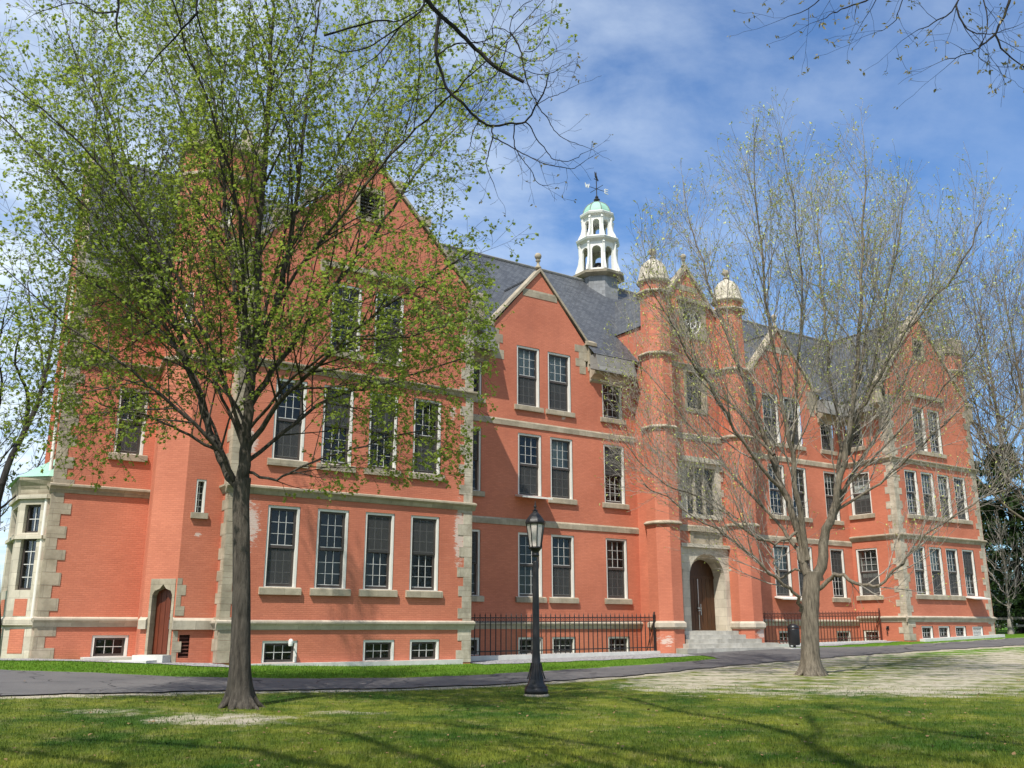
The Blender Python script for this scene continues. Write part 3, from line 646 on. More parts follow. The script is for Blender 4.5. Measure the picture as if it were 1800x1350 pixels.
# --- octagonal turrets
def octagon(cx, cy, r): return [Vector((cx + r / math.cos(math.pi / 8) * math.cos(math.pi / 8 + k * math.pi / 4), cy + r / math.cos(math.pi / 8) * math.sin(math.pi / 8 + k * math.pi / 4), 0)) for k in range(8)]
def poly_loft(mb, pts, zs, offs=None):
    c = sum(pts, Vector()) / len(pts); rings = []
    for i, z in enumerate(zs):
        o = offs[i] if offs else 0
        rings.append([Vector((p.x, p.y, 0)) + (p - c).normalized() * o + Vector((0, 0, z)) for p in pts])
    mb.loft(rings)
def ring(mb, pts, z1, h=.3, proj=.12): poly_loft(mb, pts, [z1 - h, z1 - h * .75, z1 - .1, z1], [.0, proj, proj, .0])
def entrance_turret(cx, cy, zs):
    P = octagon(cx, cy, .80); mb = MB(); poly_loft(mb, P, [.2, 11.3, 19.0], [0, -.02, -.10]); T = mb.build('turret', BRICK, SB)
    for z in zs: b = MB(); ring(b, P, z, .19, .14); b.build('turret_band', STONE, T)
    w = MB(); ring(w, P, 1.9, .38, .13); w.build('water_table', STONE_WT, T)
    d = MB(); d.lathe((cx, cy, 0), [(.78, 18.95), (.90, 19.02), (.90, 19.12), (.80, 19.18), (.83, 19.28), (.80, 19.38), (.76, 19.48), (.74, 19.66), (.66, 19.92), (.50, 20.14), (.30, 20.30), (.14, 20.37), (.12, 20.5)], 16, math.pi / 8)
    d.build('dome', STONE_PALE, T, True); f = MB(); f.lathe((cx, cy, 20.45), [(.17, 0), (.17, .06), (.07, .1), (.07, .18), (.15, .22), (.2, .32), (.2, .42), (.12, .52), (.02, .56)], 12); f.build('ball_finial', STONE, T, True)
entrance_turret(31.95, 34.3, [6.62, 11.35, 15.15, 18.5]); entrance_turret(37.42, 34.3, [6.82, 11.45, 15.15, 18.6])

# left turret with the side door, its hidden faces run back into the walls
LT = [Vector(p) for p in [(8.65, 33.16, 0), (9.97, 33.16, 0), (10.83, 34.0, 0), (10.83, 35.4, 0), (9.97, 36.3, 0), (8.65, 36.3, 0), (8.10, 35.9, 0), (7.80, 34.01, 0)]]
FLF = Frame((8.65, 33.16, 0), (1, 0, 0), (0, -1, 0)); FLD = Frame((7.80, 34.01, 0), (.7071, -.7071, 0), (-.7071, -.7071, 0))
slits = [(FLF, .36, .70, 5.45, 6.62, 'F'), (FLF, .5, .82, 16.3, 17.3, 'F'), (FLD, .55, .85, 12.3, 13.5, 'D')]
for fr, a, b, z0, z1, key in slits: opening('slit' + key, fr, a, b, z0, z1)
opening('slitF', FLF, .22, .56, .62, 1.36)
mb = MB()
for i in range(8):
    a, b = LT[i], LT[(i + 1) % 8]
    u = (b - a).normalized(); L = (b - a).length; n = Vector((u.y, -u.x, 0)); f = Frame(a, u, n)
    if i == 0: hol = HOLES['slitF']
    elif i == 7: hol = None
    else: hol = []
    if i == 7:
        door = [(.33, .72), (1.06, .72), (1.06, 2.66), (1.0, 2.80), (.82, 2.87), (.70, 3.02), (.58, 2.87), (.40, 2.80), (.33, 2.66)]
        wall(mb, FLD, rect(0, 1.202, .2, 19.6), HOLES['slitD'] + [door])
    else: wall(mb, f, rect(0, L, .2, 19.6), hol)
TL_ = mb.build('turret', BRICK, SB)
for fr, a, b, z0, z1, key in slits:
    w = MB(); ring_panel(w, fr, rect(a + .001, b - .001, z0 + .001, z1 - .001), rect(a + .06, b - .06, z0 + .02, z1 - .06), -.35, -.02); w.build('slit_window', CASING, TL_)
    w = MB(); fr.box(w, a + .06, b - .06, z0 + .02, z1 - .06, -.26, -.22); w.build('slit_window_pane', SHADE_DARK, TL_)
    w = MB(); fr.box(w, a - .12, b + .12, z0 - .2, z0, .002, .1); w.build('slit_window_sill', STONE, TL_); w = MB(); fr.box(w, (a + b) / 2 - .01, (a + b) / 2 + .01, z0 + .02, z1 - .06, -.218, -.2)
    for k in range(1, 5): z = z0 + (z1 - z0) * k / 5; fr.box(w, a + .06, b - .06, z - .01, z + .01, -.219, -.2)
    w.build('slit_window_bars', BARS, TL_)
w = MB()
for k in range(6): z = .64 + k * .12; w.prism([FLF.p(.22, z, -.02), FLF.p(.22, z + .08, -.12), FLF.p(.22, z + .06, -.14), FLF.p(.22, z - .02, -.04)], FLF.u * .34)
FLF.box(w, .22, .56, .62, 1.36, -.25, -.2); w.build('vent_grating', RUSTY, TL_)
for z, h in ((11.1, .26), (18.4, .26), (19.75, .42)): w = MB(); ring(w, LT, z, h, .15); w.build('turret_band', STONE, TL_)
w = MB(); belt(w, FLF, -.05, 1.35, 1.93, .40, .12); w.build('water_table', STONE_WT, TL_)
w = MB(); belt(w, FLD, -.05, .235, 1.95, .40, .12); w.build('water_table', STONE_WT, TL_)
w = MB(); c = sum(LT, Vector()) / 8
for i in range(8):
    p = LT[i] + (c - LT[i]) * .12; q = (LT[i] + LT[(i + 1) % 8]) / 2; q = q + (c - q) * .12
    w = MB(); w.lathe((p.x, p.y, 19.6), [(.26, 0), (.26, .65), (.33, .68), (.3, .8)], 4, .4); w.build('battlement', STONE, TL_)
# side door in the diagonal face: stone ogee surround, plank door
w = MB(); ring_panel(w, FLD, [(.24, .45), (1.15, .45), (1.15, 3.2), (.24, 3.2)], door, -.28, .025); DS = w.build('side_door', STONE, SB)
w = MB(); FLD.box(w, .30, 1.08, .6, 3.05, -.34, -.28)
for k in range(4): FLD.box(w, .335 + k * .183, .335 + k * .183 + .165, .74, 2.95, -.279, -.262)
w.build('door_leaf', WOOD_RED, DS); w = MB(); w.tube([FLD.p(.92, 1.55, -.2), FLD.p(.92, 1.85, -.2)], .02, 6, True); FLD.box(w, .9, .95, 1.95, 2.05, -.26, -.23); w.build('door_handle', METAL, DS)
mb = MB(); rr = random.Random(8)
for k, (z0, z1) in enumerate([(.45, .8), (.8, 1.15), (1.15, 1.5), (1.98, 2.3), (2.3, 2.65), (2.65, 3.0), (3.0, 3.22)]): FLF.box(mb, .0, (.16, .30)[k % 2], z0 + .004, z1 - .004, -.05, .014)
mb.build('quoins', STONE, SB)
w = MB(); w.obox(FLD.p(.1, .3, .002), FLD.u * 1.1, FLD.n * .5, (0, 0, .42)); w.obox(FLD.p(-.3, .1, .504), FLD.u * 1.3, FLD.n * .6, (0, 0, .47)); w.build('doorstep', CONC, SB)

# right wing's chimney turret behind the gable
P = octagon(59.0, 34.9, 1.05); mb = MB(); poly_loft(mb, P, [.5, 19.6]); RT_ = mb.build('turret', BRICK, SB)
for z, h in ((18.4, .26), (19.8, .4)): w = MB(); ring(w, P, z, h, .15); w.build('turret_band', STONE, RT_)
w = MB()
for p in P: w = MB(); w.lathe((p.x * .88 + 59.0 * .12, p.y * .88 + 34.9 * .12, 19.8), [(.25, 0), (.25, .6), (.31, .64), (.28, .76)], 4, .4); w.build('battlement', STONE, RT_)

# --- entrance tower between its two turrets
def arch(cx, hw, z0, zs, n=12):
    pts = [(cx - hw, z0), (cx + hw, z0), (cx + hw, zs)]
    for k in range(1, n): a = math.pi * k / n; pts.append((cx + hw * math.cos(a), zs + hw * 1.02 * math.sin(a)))
    return pts + [(cx - hw, zs)]
DOORO = arch(35.05, 1.25, 1.45, 3.95)
TWO = rect(33.9, 36.0, 7.2, 9.62); THREE = rect(34.25, 35.55, 12.75, 14.7)
ROSE = [(34.93 + .74 * math.cos(2 * math.pi * k / 24), 17.62 + .74 * math.sin(2 * math.pi * k / 24)) for k in range(24)]
mb = MB(); wall(mb, FT, [(31.7, .2), (37.7, .2), (37.7, 17.6), (36.45, 18.3), (34.6, 20.45), (32.75, 18.3), (31.7, 17.6)], [DOORO, TWO, THREE, ROSE])
mb.build('tower_wall', BRICK, SB)
mb = MB()   # tower roof, running back into the main roof
for sgn in (-1, 1):
    e = 34.6 + sgn * 3.1; p = [(34.6, 34.75, 20.4), (34.6, ys_at(20.4), 20.4), (e, ys_at(16.8), 16.8), (e, 34.75, 16.8)]; mb.poly(p if sgn < 0 else p[::-1])
mb.build('roof', SLATE, SB)
for x, n in ((31.6, -1), (37.75, 1)): mb = MB(); wall(mb, Frame((x, 0, 0), (0, 1, 0), (n, 0, 0)), [(34.6, .2), (36.6, .2), (36.6, 16.35), (37.05, 16.8), (34.6, 16.8)], []); mb.build('tower_wall', BRICK, SB)
mb = MB(); coping(mb, FT, [(32.55, 18.1), (34.6, 20.5), (36.65, 18.1)], .24, -.38, .12); o = mb.build('coping', STONE, SB); f = MB(); finial(f, FT.p(34.6, 20.7, -.1), .75); f.build('finial', STONE, o, True)
for z, h, pr in ((15.15, .3, .12), (11.4, .36, .05), (6.66, .36, .05)): mb = MB(); belt(mb, FT, 32.6, 36.75, z, h, pr); mb.build('string_course', STONE, SB)
mb = MB(); FT.box(mb, 33.85, 35.4, 19.25, 19.55, -.02, .025); mb.build('gable_band', STONE, SB)
mb = MB(); belt(mb, FT, 32.7, 33.35, 1.9, .38, .1); mb.build('water_table', STONE_WT, SB)
# rose window
w = MB(); ring_panel(w, FT, rect(33.95, 35.92, 16.62, 18.55), ROSE, -.3, .06); FT.box(w, 33.8, 36.1, 18.56, 18.78, -.02, .25); RW_ = w.build('rose_window', STONE, SB)
w = MB()
for r in (.70, .40):
    for k in range(24):
        a0, a1 = 2 * math.pi * k / 24, 2 * math.pi * (k + 1) / 24
        w.tube([FT.p(34.93 + r * math.cos(a0), 17.62 + r * math.sin(a0), -.12), FT.p(34.93 + r * math.cos(a1), 17.62 + r * math.sin(a1), -.12)], .04, 6)
for k in range(8):
    a = 2 * math.pi * k / 8 + .2; w.tube([FT.p(34.93 + .40 * math.cos(a), 17.62 + .40 * math.sin(a), -.12), FT.p(34.93 + .70 * math.cos(a), 17.62 + .70 * math.sin(a), -.12)], .035, 6)
for k in range(4):
    a = math.pi / 4 * k; w.tube([FT.p(34.93 - .4 * math.cos(a), 17.62 - .4 * math.sin(a), -.13), FT.p(34.93 + .4 * math.cos(a), 17.62 + .4 * math.sin(a), -.13)], .025, 6)
w.build('tracery', WHITE, RW_); w = MB(); w.poly([FT.p(a, b, -.2) for a, b in ROSE]); w.build('pane', SHADE_DARK, RW_)
# three-light window over the door, and the plain window above
w = MB(); ring_panel(w, FT, rect(33.62, 36.3, 6.98, 9.85), TWO, -.35, .05); rr = random.Random(3)
for k in range(7):
    z = 7.0 + k * .4
    for s0_, sg in ((33.62, -1), (36.3, 1)):
        e = (.28 if k % 2 else .1) * sg; a, b = sorted((s0_, s0_ + e)); FT.box(w, a, b, z, z + .39, -.05, .03)
FT.box(w, 33.5, 36.4, 9.85, 10.12, -.02, .22); FT.box(w, 33.4, 33.6, 9.5, 9.85, -.02, .14); FT.box(w, 36.3, 36.5, 9.5, 9.85, -.02, .14)
for x in (34.6, 35.3): FT.box(w, x - .06, x + .06, 7.2, 9.62, -.3, -.1)
MW = w.build('mullioned_window', STONE_PALE, SB)
w = MB(); w.poly([FT.p(33.9, 7.2, -.22), FT.p(36.0, 7.2, -.22), FT.p(36.0, 9.62, -.22), FT.p(33.9, 9.62, -.22)]); w.build('pane', GLASS, MW)
w = MB(); FT.box(w, 33.85, 36.05, 7.15, 9.7, -.5, -.36); w.build('blind_or_dark_room', SHADE_GREY, MW)
w = MB()
for x0, x1 in ((33.9, 34.54), (34.66, 35.24), (35.36, 36.0)):
    for k in range(1, 3): c = x0 + (x1 - x0) * k / 3; FT.box(w, c - .012, c + .012, 7.2, 9.62, -.22, -.2)
    for k in range(1, 6): z = 7.2 + 2.42 * k / 6; FT.box(w, x0, x1, z - .012, z + .012, -.219, -.199)
w.build('glazing_bars', SASH, MW)
w = MB(); ring_panel(w, FT, rect(34.08, 35.72, 12.5, 14.9), THREE, -.35, .04); UW = w.build('stone_window', STONE, SB)
w = MB(); FT.box(w, 34.25, 35.55, 12.75, 14.7, -.4, -.36); w.build('blind_or_dark_room', SHADE_DARK, UW); w = MB(); w.poly([FT.p(34.25, 12.75, -.25), FT.p(35.55, 12.75, -.25), FT.p(35.55, 14.7, -.25), FT.p(34.25, 14.7, -.25)]); w.build('pane', GLASS, UW)  # dark backing panel, its colour stands for the unlit room
w = MB(); FT.box(w, 34.88, 34.92, 12.75, 14.7, -.24, -.2); FT.box(w, 34.25, 35.55, 13.7, 13.74, -.239, -.2); w.build('glazing_bars', SASH, UW)
# arched doorway
w = MB(); ring_panel(w, FT, rect(33.35, 36.62, 1.42, 5.5), DOORO, -.02, .05)
inner = arch(35.41, .86, 1.45, 4.1)
for i in range(len(DOORO)):
    a, b = DOORO[i], DOORO[(i + 1) % len(DOORO)]; c, d_ = inner[(i + 1) % len(inner)], inner[i]
    w.poly([FT.p(a[0], a[1], .05), FT.p(b[0], b[1], .05), FT.p(c[0], c[1], -.75), FT.p(d_[0], d_[1], -.75)])
for k in range(10):
    z = 1.45 + k * .4
    for s0_, sg in ((33.35, -1), (36.62, 1)):
        e = (.22 if k % 2 else .06) * sg; a, b = sorted((s0_, s0_ + e)); FT.box(w, a, b, z, z + .39, -.05, .035)
FT.box(w, 33.2, 36.8, 5.5, 5.68, -.02, .22); FT.box(w, 33.2, 33.36, 4.5, 5.5, -.02, .16); FT.box(w, 36.64, 36.8, 4.5, 5.5, -.02, .16)
for s_ in (33.12, 36.62): FT.box(w, s_, s_ + .26, 4.4, 4.52, -.02, .2)
DW = w.build('arched_door', STONE_PALE, SB)
w = MB(); w.poly([FT.p(a, b, -.76) for a, b in inner]); FT.box(w, 34.56, 36.26, 4.02, 4.16, -.76, -.70)
for k in range(6): x = 34.57 + k * .283; FT.box(w, x, x + .265, 1.47, 4.02, -.76, -.735)
w.build('door_leaf', WOOD_DARK, DW)
w = MB(); FT.box(w, 35.07, 35.11, 1.5, 4.0, -.73, -.70); w.build('door_edge_strip', METAL, DW)
w = MB(); FT.box(w, 34.97, 35.21, 2.52, 2.58, -.7, -.64); FT.box(w, 35.01, 35.17, 2.40, 2.46, -.7, -.64); w.tube([FT.p(35.15, 2.2, -.62), FT.p(35.15, 2.75, -.62)], .02, 6, True); w.build('door_handle', METAL, DW)
w = MB(); ring_panel(w, FT, rect(34.0, 36.25, 5.7, 6.3), rect(34.2, 36.05, 5.78, 6.2), -.02, .07); FT.box(w, 34.2, 36.05, 5.78, 6.2, -.02, .02); FT.box(w, 33.9, 36.35, 6.305, 6.4, -.02, .16); w.build('stone_plaque', STONE, SB)
# steps
w = MB()
for k, (x0, x1, y0, z) in enumerate([(31.7, 38.9, 32.75, .66), (32.15, 38.35, 33.1, .86), (32.45, 37.5, 33.45, 1.06), (32.65, 36.75, 33.8, 1.26), (32.7, 36.6, 34.12, 1.44)]):
    w.box(x0, x1, y0, 34.66, z - .24 if k else .2, z)
w.build('entrance_steps', GRANITE, SB)

# --- stone bay with copper roof on the left end
BP = [Vector(p) for p in [(5.1, 36.35, 0), (4.80, 36.35, 0), (4.05, 37.10, 0), (4.05, 39.6, 0), (5.05, 40.5, 0)]]
PANELS = []; mb = MB(); bp = MB(); bq = MB(); bb = MB(); bars = MB()
for i in range(4):
    a, b = BP[i], BP[i + 1]; u = (b - a).normalized(); L = (b - a).length; n = Vector((u.y, -u.x, 0))
    if n.dot(Vector((6, 38, 0)) - a) > 0: n = -n
    f = Frame(a, u, n)
    holes = []
    if L > .6:
        for z0, z1 in ((2.85, 4.6), (4.8, 5.78)):
            holes.append(rect(L * .22, L * .80, z0, z1))
            s0, s1 = L * .22, L * .80
            ring_panel(bq, f, rect(s0 + .001, s1 - .001, z0 + .001, z1 - .001), rect(s0 + .07, s1 - .07, z0 + .07, z1 - .07), -.26, -.16)
            bp.poly([f.p(s0, z0, -.22), f.p(s1, z0, -.22), f.p(s1, z1, -.22), f.p(s0, z1, -.22)])
            f.box(bb, s0 - .02, s1 + .02, z0 - .02, z1 + .02, -.5, -.45)
            f.box(bars, (s0 + s1) / 2 - .015, (s0 + s1) / 2 + .015, z0 + .07, z1 - .07, -.21, -.19)
            for k in range(1, 4 if z1 - z0 > 1.2 else 2): z = z0 + (z1 - z0) * k / (4 if z1 - z0 > 1.2 else 2); f.box(bars, s0 + .07, s1 - .07, z - .015, z + .015, -.209, -.189)
            for (pa, pb) in (((s0, z0), (s1, z0)), ((s1, z0), (s1, z1)), ((s1, z1), (s0, z1)), ((s0, z1), (s0, z0))):
                mb.poly([f.p(pa[0], pa[1], 0), f.p(pb[0], pb[1], 0), f.p(pb[0], pb[1], -.26), f.p(pa[0], pa[1], -.26)])
    wall(mb, f, rect(0, L, .3, 6.1), holes)
    f.box(mb, 0, L, 4.58, 4.70, -.02, .08)
    f.box(mb, -.03, L + .03, 5.98, 6.12, -.02, .10)
    if L > .6:
        for q in ((L * .28, L * .74, 1.98, 2.55), (L * .25, L * .78, .75, 1.55)): wn_ = MB(); f.box(wn_, *q, -.01, .012); PANELS.append(wn_)
BAY = mb.build('bay_window', STONE_PALE, SB); [q.build('brick_panel', BRICK, BAY) for q in PANELS]; bp.build('pane', GLASS, BAY); bq.build('sash', SASH, BAY); bb.build('blind_or_dark_room', SHADE_DARK, BAY); bars.build('glazing_bars', BARS, BAY)  # panels behind the bay's panes carry the unlit room as dark colour
w = MB(); poly_loft(w, BP, [1.62, 1.68, 1.86, 1.95], [0, .13, .13, 0]); w.build('water_table', STONE_PALE, BAY)
w = MB(); poly_loft(w, BP, [6.1, 6.3, 6.42, 6.62, 6.72], [.05, .08, .14, .28, .30]); w.build('cornice', STONE, BAY)
w = MB(); c5 = [p + Vector((0, 0, 6.73)) for p in BP]; c5 = [p + (p - Vector((5.6, 38.4, 6.73))).normalized() * .3 for p in c5]; top = [Vector((5.0, 36.9, 7.5)), Vector((5.28, 40.0, 7.5))]
w.poly([c5[0], top[0], c5[1]]); w.poly([c5[1], top[0], c5[2]]); w.poly([c5[2], top[0], top[1], c5[3]]); w.poly([c5[3], top[1], c5[4]]); w.poly([c5[0], c5[1], c5[2], c5[3], c5[4]]); w.build('copper_roof', COPPER, BAY)

# --- cupola
CX, CY = 34.6, 42.0
def ring8(r, z): return [Vector((CX + r * math.cos(math.pi / 8 + k * math.pi / 4), CY + r * math.sin(math.pi / 8 + k * math.pi / 4), z)) for k in range(8)]
mb = MB(); mb.loft([ring8(1.30, 19.6), ring8(1.24, 22.35)]); CUP = mb.build('cupola', PALE_SLATE, SB)
w = MB(); w.loft([ring8(1.30, 22.3), ring8(1.62, 22.45), ring8(1.66, 22.6), ring8(1.34, 22.72), ring8(1.3, 22.74)]); w.build('cornice', STONE, CUP)
def lantern(z0, z1, r, hw, zs):
    w = MB(); pl = MB()
    rr_ = r * math.cos(math.pi / 8); side = 2 * r * math.sin(math.pi / 8)
    for k in range(8):
        a = k * math.pi / 4; n = Vector((math.cos(a), math.sin(a), 0)); u = Vector((-n.y, n.x, 0)); f = Frame(Vector((CX, CY, 0)) + n * rr_ - u * side / 2, u, n)
        ring_panel(w, f, rect(0, side, z0, z1), arch(side / 2, hw, z0 + .12, zs, 10), -.12, 0)
        f.box(w, side / 2 - hw, side / 2 + hw, z0 + .12, z0 + .2, -.1, -.02)
        c = Vector((CX, CY, 0)) + Vector((math.cos(a + math.pi / 8), math.sin(a + math.pi / 8), 0)) * (r + .01)
        d = Vector((math.cos(a + math.pi / 8), math.sin(a + math.pi / 8), 0)); e = Vector((-d.y, d.x, 0)) * .06
        prof = [(-.05, z0), (.36, z0), (.34, z0 + .12), (.17, z0 + (z1 - z0) * .3), (.10, z0 + (z1 - z0) * .55), (.13, z1 - .28), (.18, z1 - .2), (.1, z1 - .12), (.1, z1), (-.05, z1)]
        pl.prism([c + d * q + Vector((0, 0, z)) - e for q, z in prof], e * 2)
    w.build('lantern', WHITE, CUP); pl.build('buttresses', WHITE, CUP)
lantern(22.72, 24.85, 1.12, .27, 24.2); 
w = MB(); w.loft([ring8(1.12, 24.8), ring8(1.36, 24.92), ring8(1.42, 25.04), ring8(1.36, 25.10), ring8(.96, 25.18)]); w.build('cornice', WHITE, CUP)
lantern(25.15, 26.75, .90, .20, 26.25)
w = MB(); w.loft([ring8(.9, 26.7), ring8(1.1, 26.82), ring8(1.14, 26.94), ring8(1.08, 27.0), ring8(.8, 27.06)]); w.build('cornice', WHITE, CUP)
w = MB(); w.loft([ring8(r, z) for r, z in [(.92, 27.0), (.88, 27.25), (.78, 27.5), (.60, 27.75), (.36, 27.93), (.14, 28.05), (.10, 28.12)]]); w.build('dome', COPPER, CUP)
w = MB()
for k in range(8):
    a = math.pi / 8 + k * math.pi / 4; w.tube([(CX + r * math.cos(a), CY + r * math.sin(a), z) for r, z in [(.93, 27.02), (.89, 27.27), (.79, 27.52), (.61, 27.77), (.37, 27.95), (.12, 28.08)]], .025, 5)
w.build('dome_ribs', LIP, CUP)
w = MB(); w.lathe((CX, CY, 28.0), [(.16, 0), (.12, .14), (.2, .2), (.2, .26), (.08, .34), (.12, .44), (.05, .52), (.03, .6), (.03, 2.2), (.005, 2.35)], 8)
w.tube([(CX - .62, CY, 29.05), (CX + .62, CY, 29.05)], .02, 5); w.tube([(CX, CY - .62, 29.05), (CX, CY + .62, 29.05)], .02, 5)
w.tube([(CX - .12, CY, 30.3), (CX - .02, CY, 29.95), (CX + .14, CY, 29.65)], [.02, .08, .02], 5); w.tube([(CX - .18, CY, 29.75), (CX + .18, CY, 29.75)], .03, 5)
VA = w.build('weathervane', IRON, CUP)
def letter(strokes, ox, oz, s):
    w = MB()
    for (x0, z0), (x1, z1) in strokes: w.tube([(ox + x0 * s, CY - .03, oz + z0 * s), (ox + x1 * s, CY - .03, oz + z1 * s)], .032, 4, True)
    return w
letter([((0, 1), (.25, 0)), ((.25, 0), (.5, .8)), ((.5, .8), (.75, 0)), ((.75, 0), (1, 1))], CX - .93, 28.90, .32).build('letter', WHITE, CUP)
letter([((0, 0), (0, 1)), ((0, 1), (.8, 1)), ((0, .5), (.65, .5)), ((0, 0), (.8, 0))], CX + .66, 28.90, .32).build('letter', WHITE, CUP)
w = MB(); w.lathe((CX, CY, 22.8), [(.5, 0), (.48, .1), (.36, .3), (.30, .65), (.2, .8), (.05, .85)], 12); w.build('bell', IRON, CUP, True)

for o in [CUP] + [c for c in bpy.data.objects if c.parent in (CUP,) or (c.parent and c.parent.parent == CUP)]:
    for v in o.data.vertices:
        if v.co.z > 22.2: v.co.z = 22.1 + (v.co.z - 22.3) * .925
# --- small fittings on the walls
w = MB(); w.tube([FB.p(12.52, 1.12, .0), FB.p(12.50, 1.14, .16), FB.p(12.42, 1.12, .22)], .025, 6, True); w.lathe(FB.p(12.42, .98, .25), [(.07, 0), (.085, .06), (.085, .16), (.06, .22), (.02, .24)], 10); w.build('security_camera', WHITE, SB)
w = MB(); w.tube([FR.p(33.8, 1.62, .0), FR.p(33.8, 1.62, .14), FR.p(33.8, 1.55, .18), FR.p(33.82, 1.25, .06)], .03, 6, True); FR.box(w, 33.74, 33.88, 1.5, 1.68, 0, .05); w.build('hose_tap', IRON, SB)

# ------------------------------------------------------------------ iron fences
def picket_mesh(mat, H):
    mb = MB(); r = .016
    mb.box(-r, r, -r, r, 0, H - .17); mb.lathe((0, 0, 0), [(.014, H - .17), (.034, H - .13), (.012, H - .06), (.002, H)], 4)
    me = mb.build('picket', mat); return me
def iron_fence(x0, x1, Y, z0, z1, label, step=.262, mat=None):
    t = thing('iron_fence', (x0, Y, z0), label, 'fence', 'iron picket fences in front of the basement windows')
    p0 = picket_mesh(mat, z1 - z0); n = int((x1 - x0) / step); zb = lambda x: z0 + (zr[1] - zr[0]) * (x - x0) / (x1 - x0)
    for i in range(n + 1):
        o = p0 if i == 0 else p0.copy()
        if i: COL.objects.link(o)
        o.location = (x0 + .1 + i * (x1 - x0 - .2) / n, Y, zb(x0 + i * (x1 - x0) / n)); link_to(o, t)
    for dz, h in ((1.50, .045), (1.33, .04), (.14, .045)):
        mb = MB(); mb.obox((x0, Y - .012, z0 + dz), (x1 - x0, 0, zr[1] - zr[0]), (0, .024, 0), (0, 0, h)); mb.build('rail', mat, t)
    mb = MB()
    for i in range(n): 
        x = x0 + .1 + (i + .5) * (x1 - x0 - .2) / n; z = zb(x) + 1.435; k = .055
        pts = [(x + k * math.cos(a), Y, z + k * math.sin(a)) for a in [2 * math.pi * j / 8 for j in range(9)]]; mb.tube(pts, .010, 3)
    mb.build('scrollwork', mat, t)
    for x in (x0 + .03, x1 - .03):
        mb = MB(); mb.box(x - .035, x + .035, Y - .035, Y + .035, zb(x), zb(x) + 1.62); mb.lathe((x, Y, zb(x) + 1.62), [(.06, 0), (.06, .03), (.02, .06), (.05, .1), (.03, .15), (.002, .17)], 8); mb.build('post', mat, t)
    mb = MB(); mb.tube([(x1 - .06, Y, zb(x1) + 1.35), (x1 - .06, Y + .25, zb(x1) + .8), (x1 - .06, Y + .55, zb(x1) + .02)], .02, 5); mb.build('brace', mat, t)
    return t
zr = (.46, .54)
iron_fence(19.95, 31.08, 34.2, .46, 2.2, 'dark iron picket fence between the left wing and the entrance turret', mat=IRON)
zr = (.76, .90)
iron_fence(38.3, 48.3, 34.2, .76, 2.42, 'rusty brown iron picket fence right of the entrance steps', mat=RUSTY)
def kerb(x0, x1, y0, y1, za, zb_, h, label, adj):
    mb = MB(); mb.prism([(x0, y0, za - .5), (x1, y0, zb_ - .5), (x1, y0, zb_), (x0, y0, za)], (0, y1 - y0, 0)); o = mb.build('kerb', CONC); tag(o, label, 'kerb')
kerb(19.9, 31.2, 33.98, 34.45, .46, .54, .3, 'pale concrete kerb under the dark fence left of the steps', '')
kerb(38.2, 48.4, 33.98, 34.45, .76, .90, .3, 'pale concrete kerb under the rusty fence right of the steps', '')

# ------------------------------------------------------------------ lamp post
LX, LY = 13.28, 18.77; LZ = float(gz(LX, LY))
lamp = thing('street_lamp', (LX, LY, LZ), 'black iron lamp post with a glazed lantern standing on the lawn by the path', 'lamp post')
mb = MB(); mb.lathe((LX, LY, LZ - .15), [(.31, 0), (.30, .17), (.28, .20)], 12); mb.build('concrete_base', STONE, lamp)
mb = MB(); mb.lathe((LX, LY, LZ + .04), [(.28, 0), (.28, .12), (.265, .13), (.265, .18), (.25, .10), (.235, .17), (.235, .20), (.20, .24), (.17, .34), (.14, .46), (.125, .58), (.12, .62), (.125, .65), (.105, .70), (.095, .9), (.068, 3.02), (.066, 3.06)], 12, cap=True)
for k in range(12):
    a = 2 * math.pi * (k + .5) / 12; mb.tube([(LX + r * math.cos(a), LY + r * math.sin(a), LZ + .16 + z) for r, z in [(.215, .22), (.172, .34), (.14, .46), (.122, .58)]], .012, 4)
mb.build('post', IRON, lamp, True)
mb = MB(); mb.lathe((LX, LY, LZ + 3.2), [(.07, 0), (.10, .03), (.085, .06), (.07, .10), (.12, .16), (.15, .20), (.165, .22)], 12); mb.build('collar', IRON, lamp, True)
mb = MB(); mb.lathe((LX, LY, LZ + 3.42), [(.135, 0), (.215, .56)], 8, math.pi / 8, cap=False); mb.build('lantern_pane', LAMP_GLASS, lamp)
mb = MB()
for k in range(8):
    a = math.pi / 8 + k * math.pi / 4; mb.tube([(LX + .14 * math.cos(a), LY + .14 * math.sin(a), LZ + 3.41), (LX + .222 * math.cos(a), LY + .222 * math.sin(a), LZ + 3.99)], .013, 4)
mb.lathe((LX, LY, LZ + 3.40), [(.15, 0), (.155, .03), (.14, .04)], 8, math.pi / 8); mb.lathe((LX, LY, LZ + 3.97), [(.235, 0), (.245, .03), (.25, .05), (.235, .07)], 8, math.pi / 8); mb.build('lantern_frame', IRON, lamp)
mb = MB(); mb.lathe((LX, LY, LZ + 4.04), [(.245, 0), (.225, .05), (.17, .12), (.11, .19), (.07, .23), (.06, .25), (.075, .27), (.03, .30), (.025, .34), (.045, .37), (.02, .40), (.012, .47), (.002, .52)], 8, math.pi / 8); mb.build('lantern_roof', IRON, lamp)

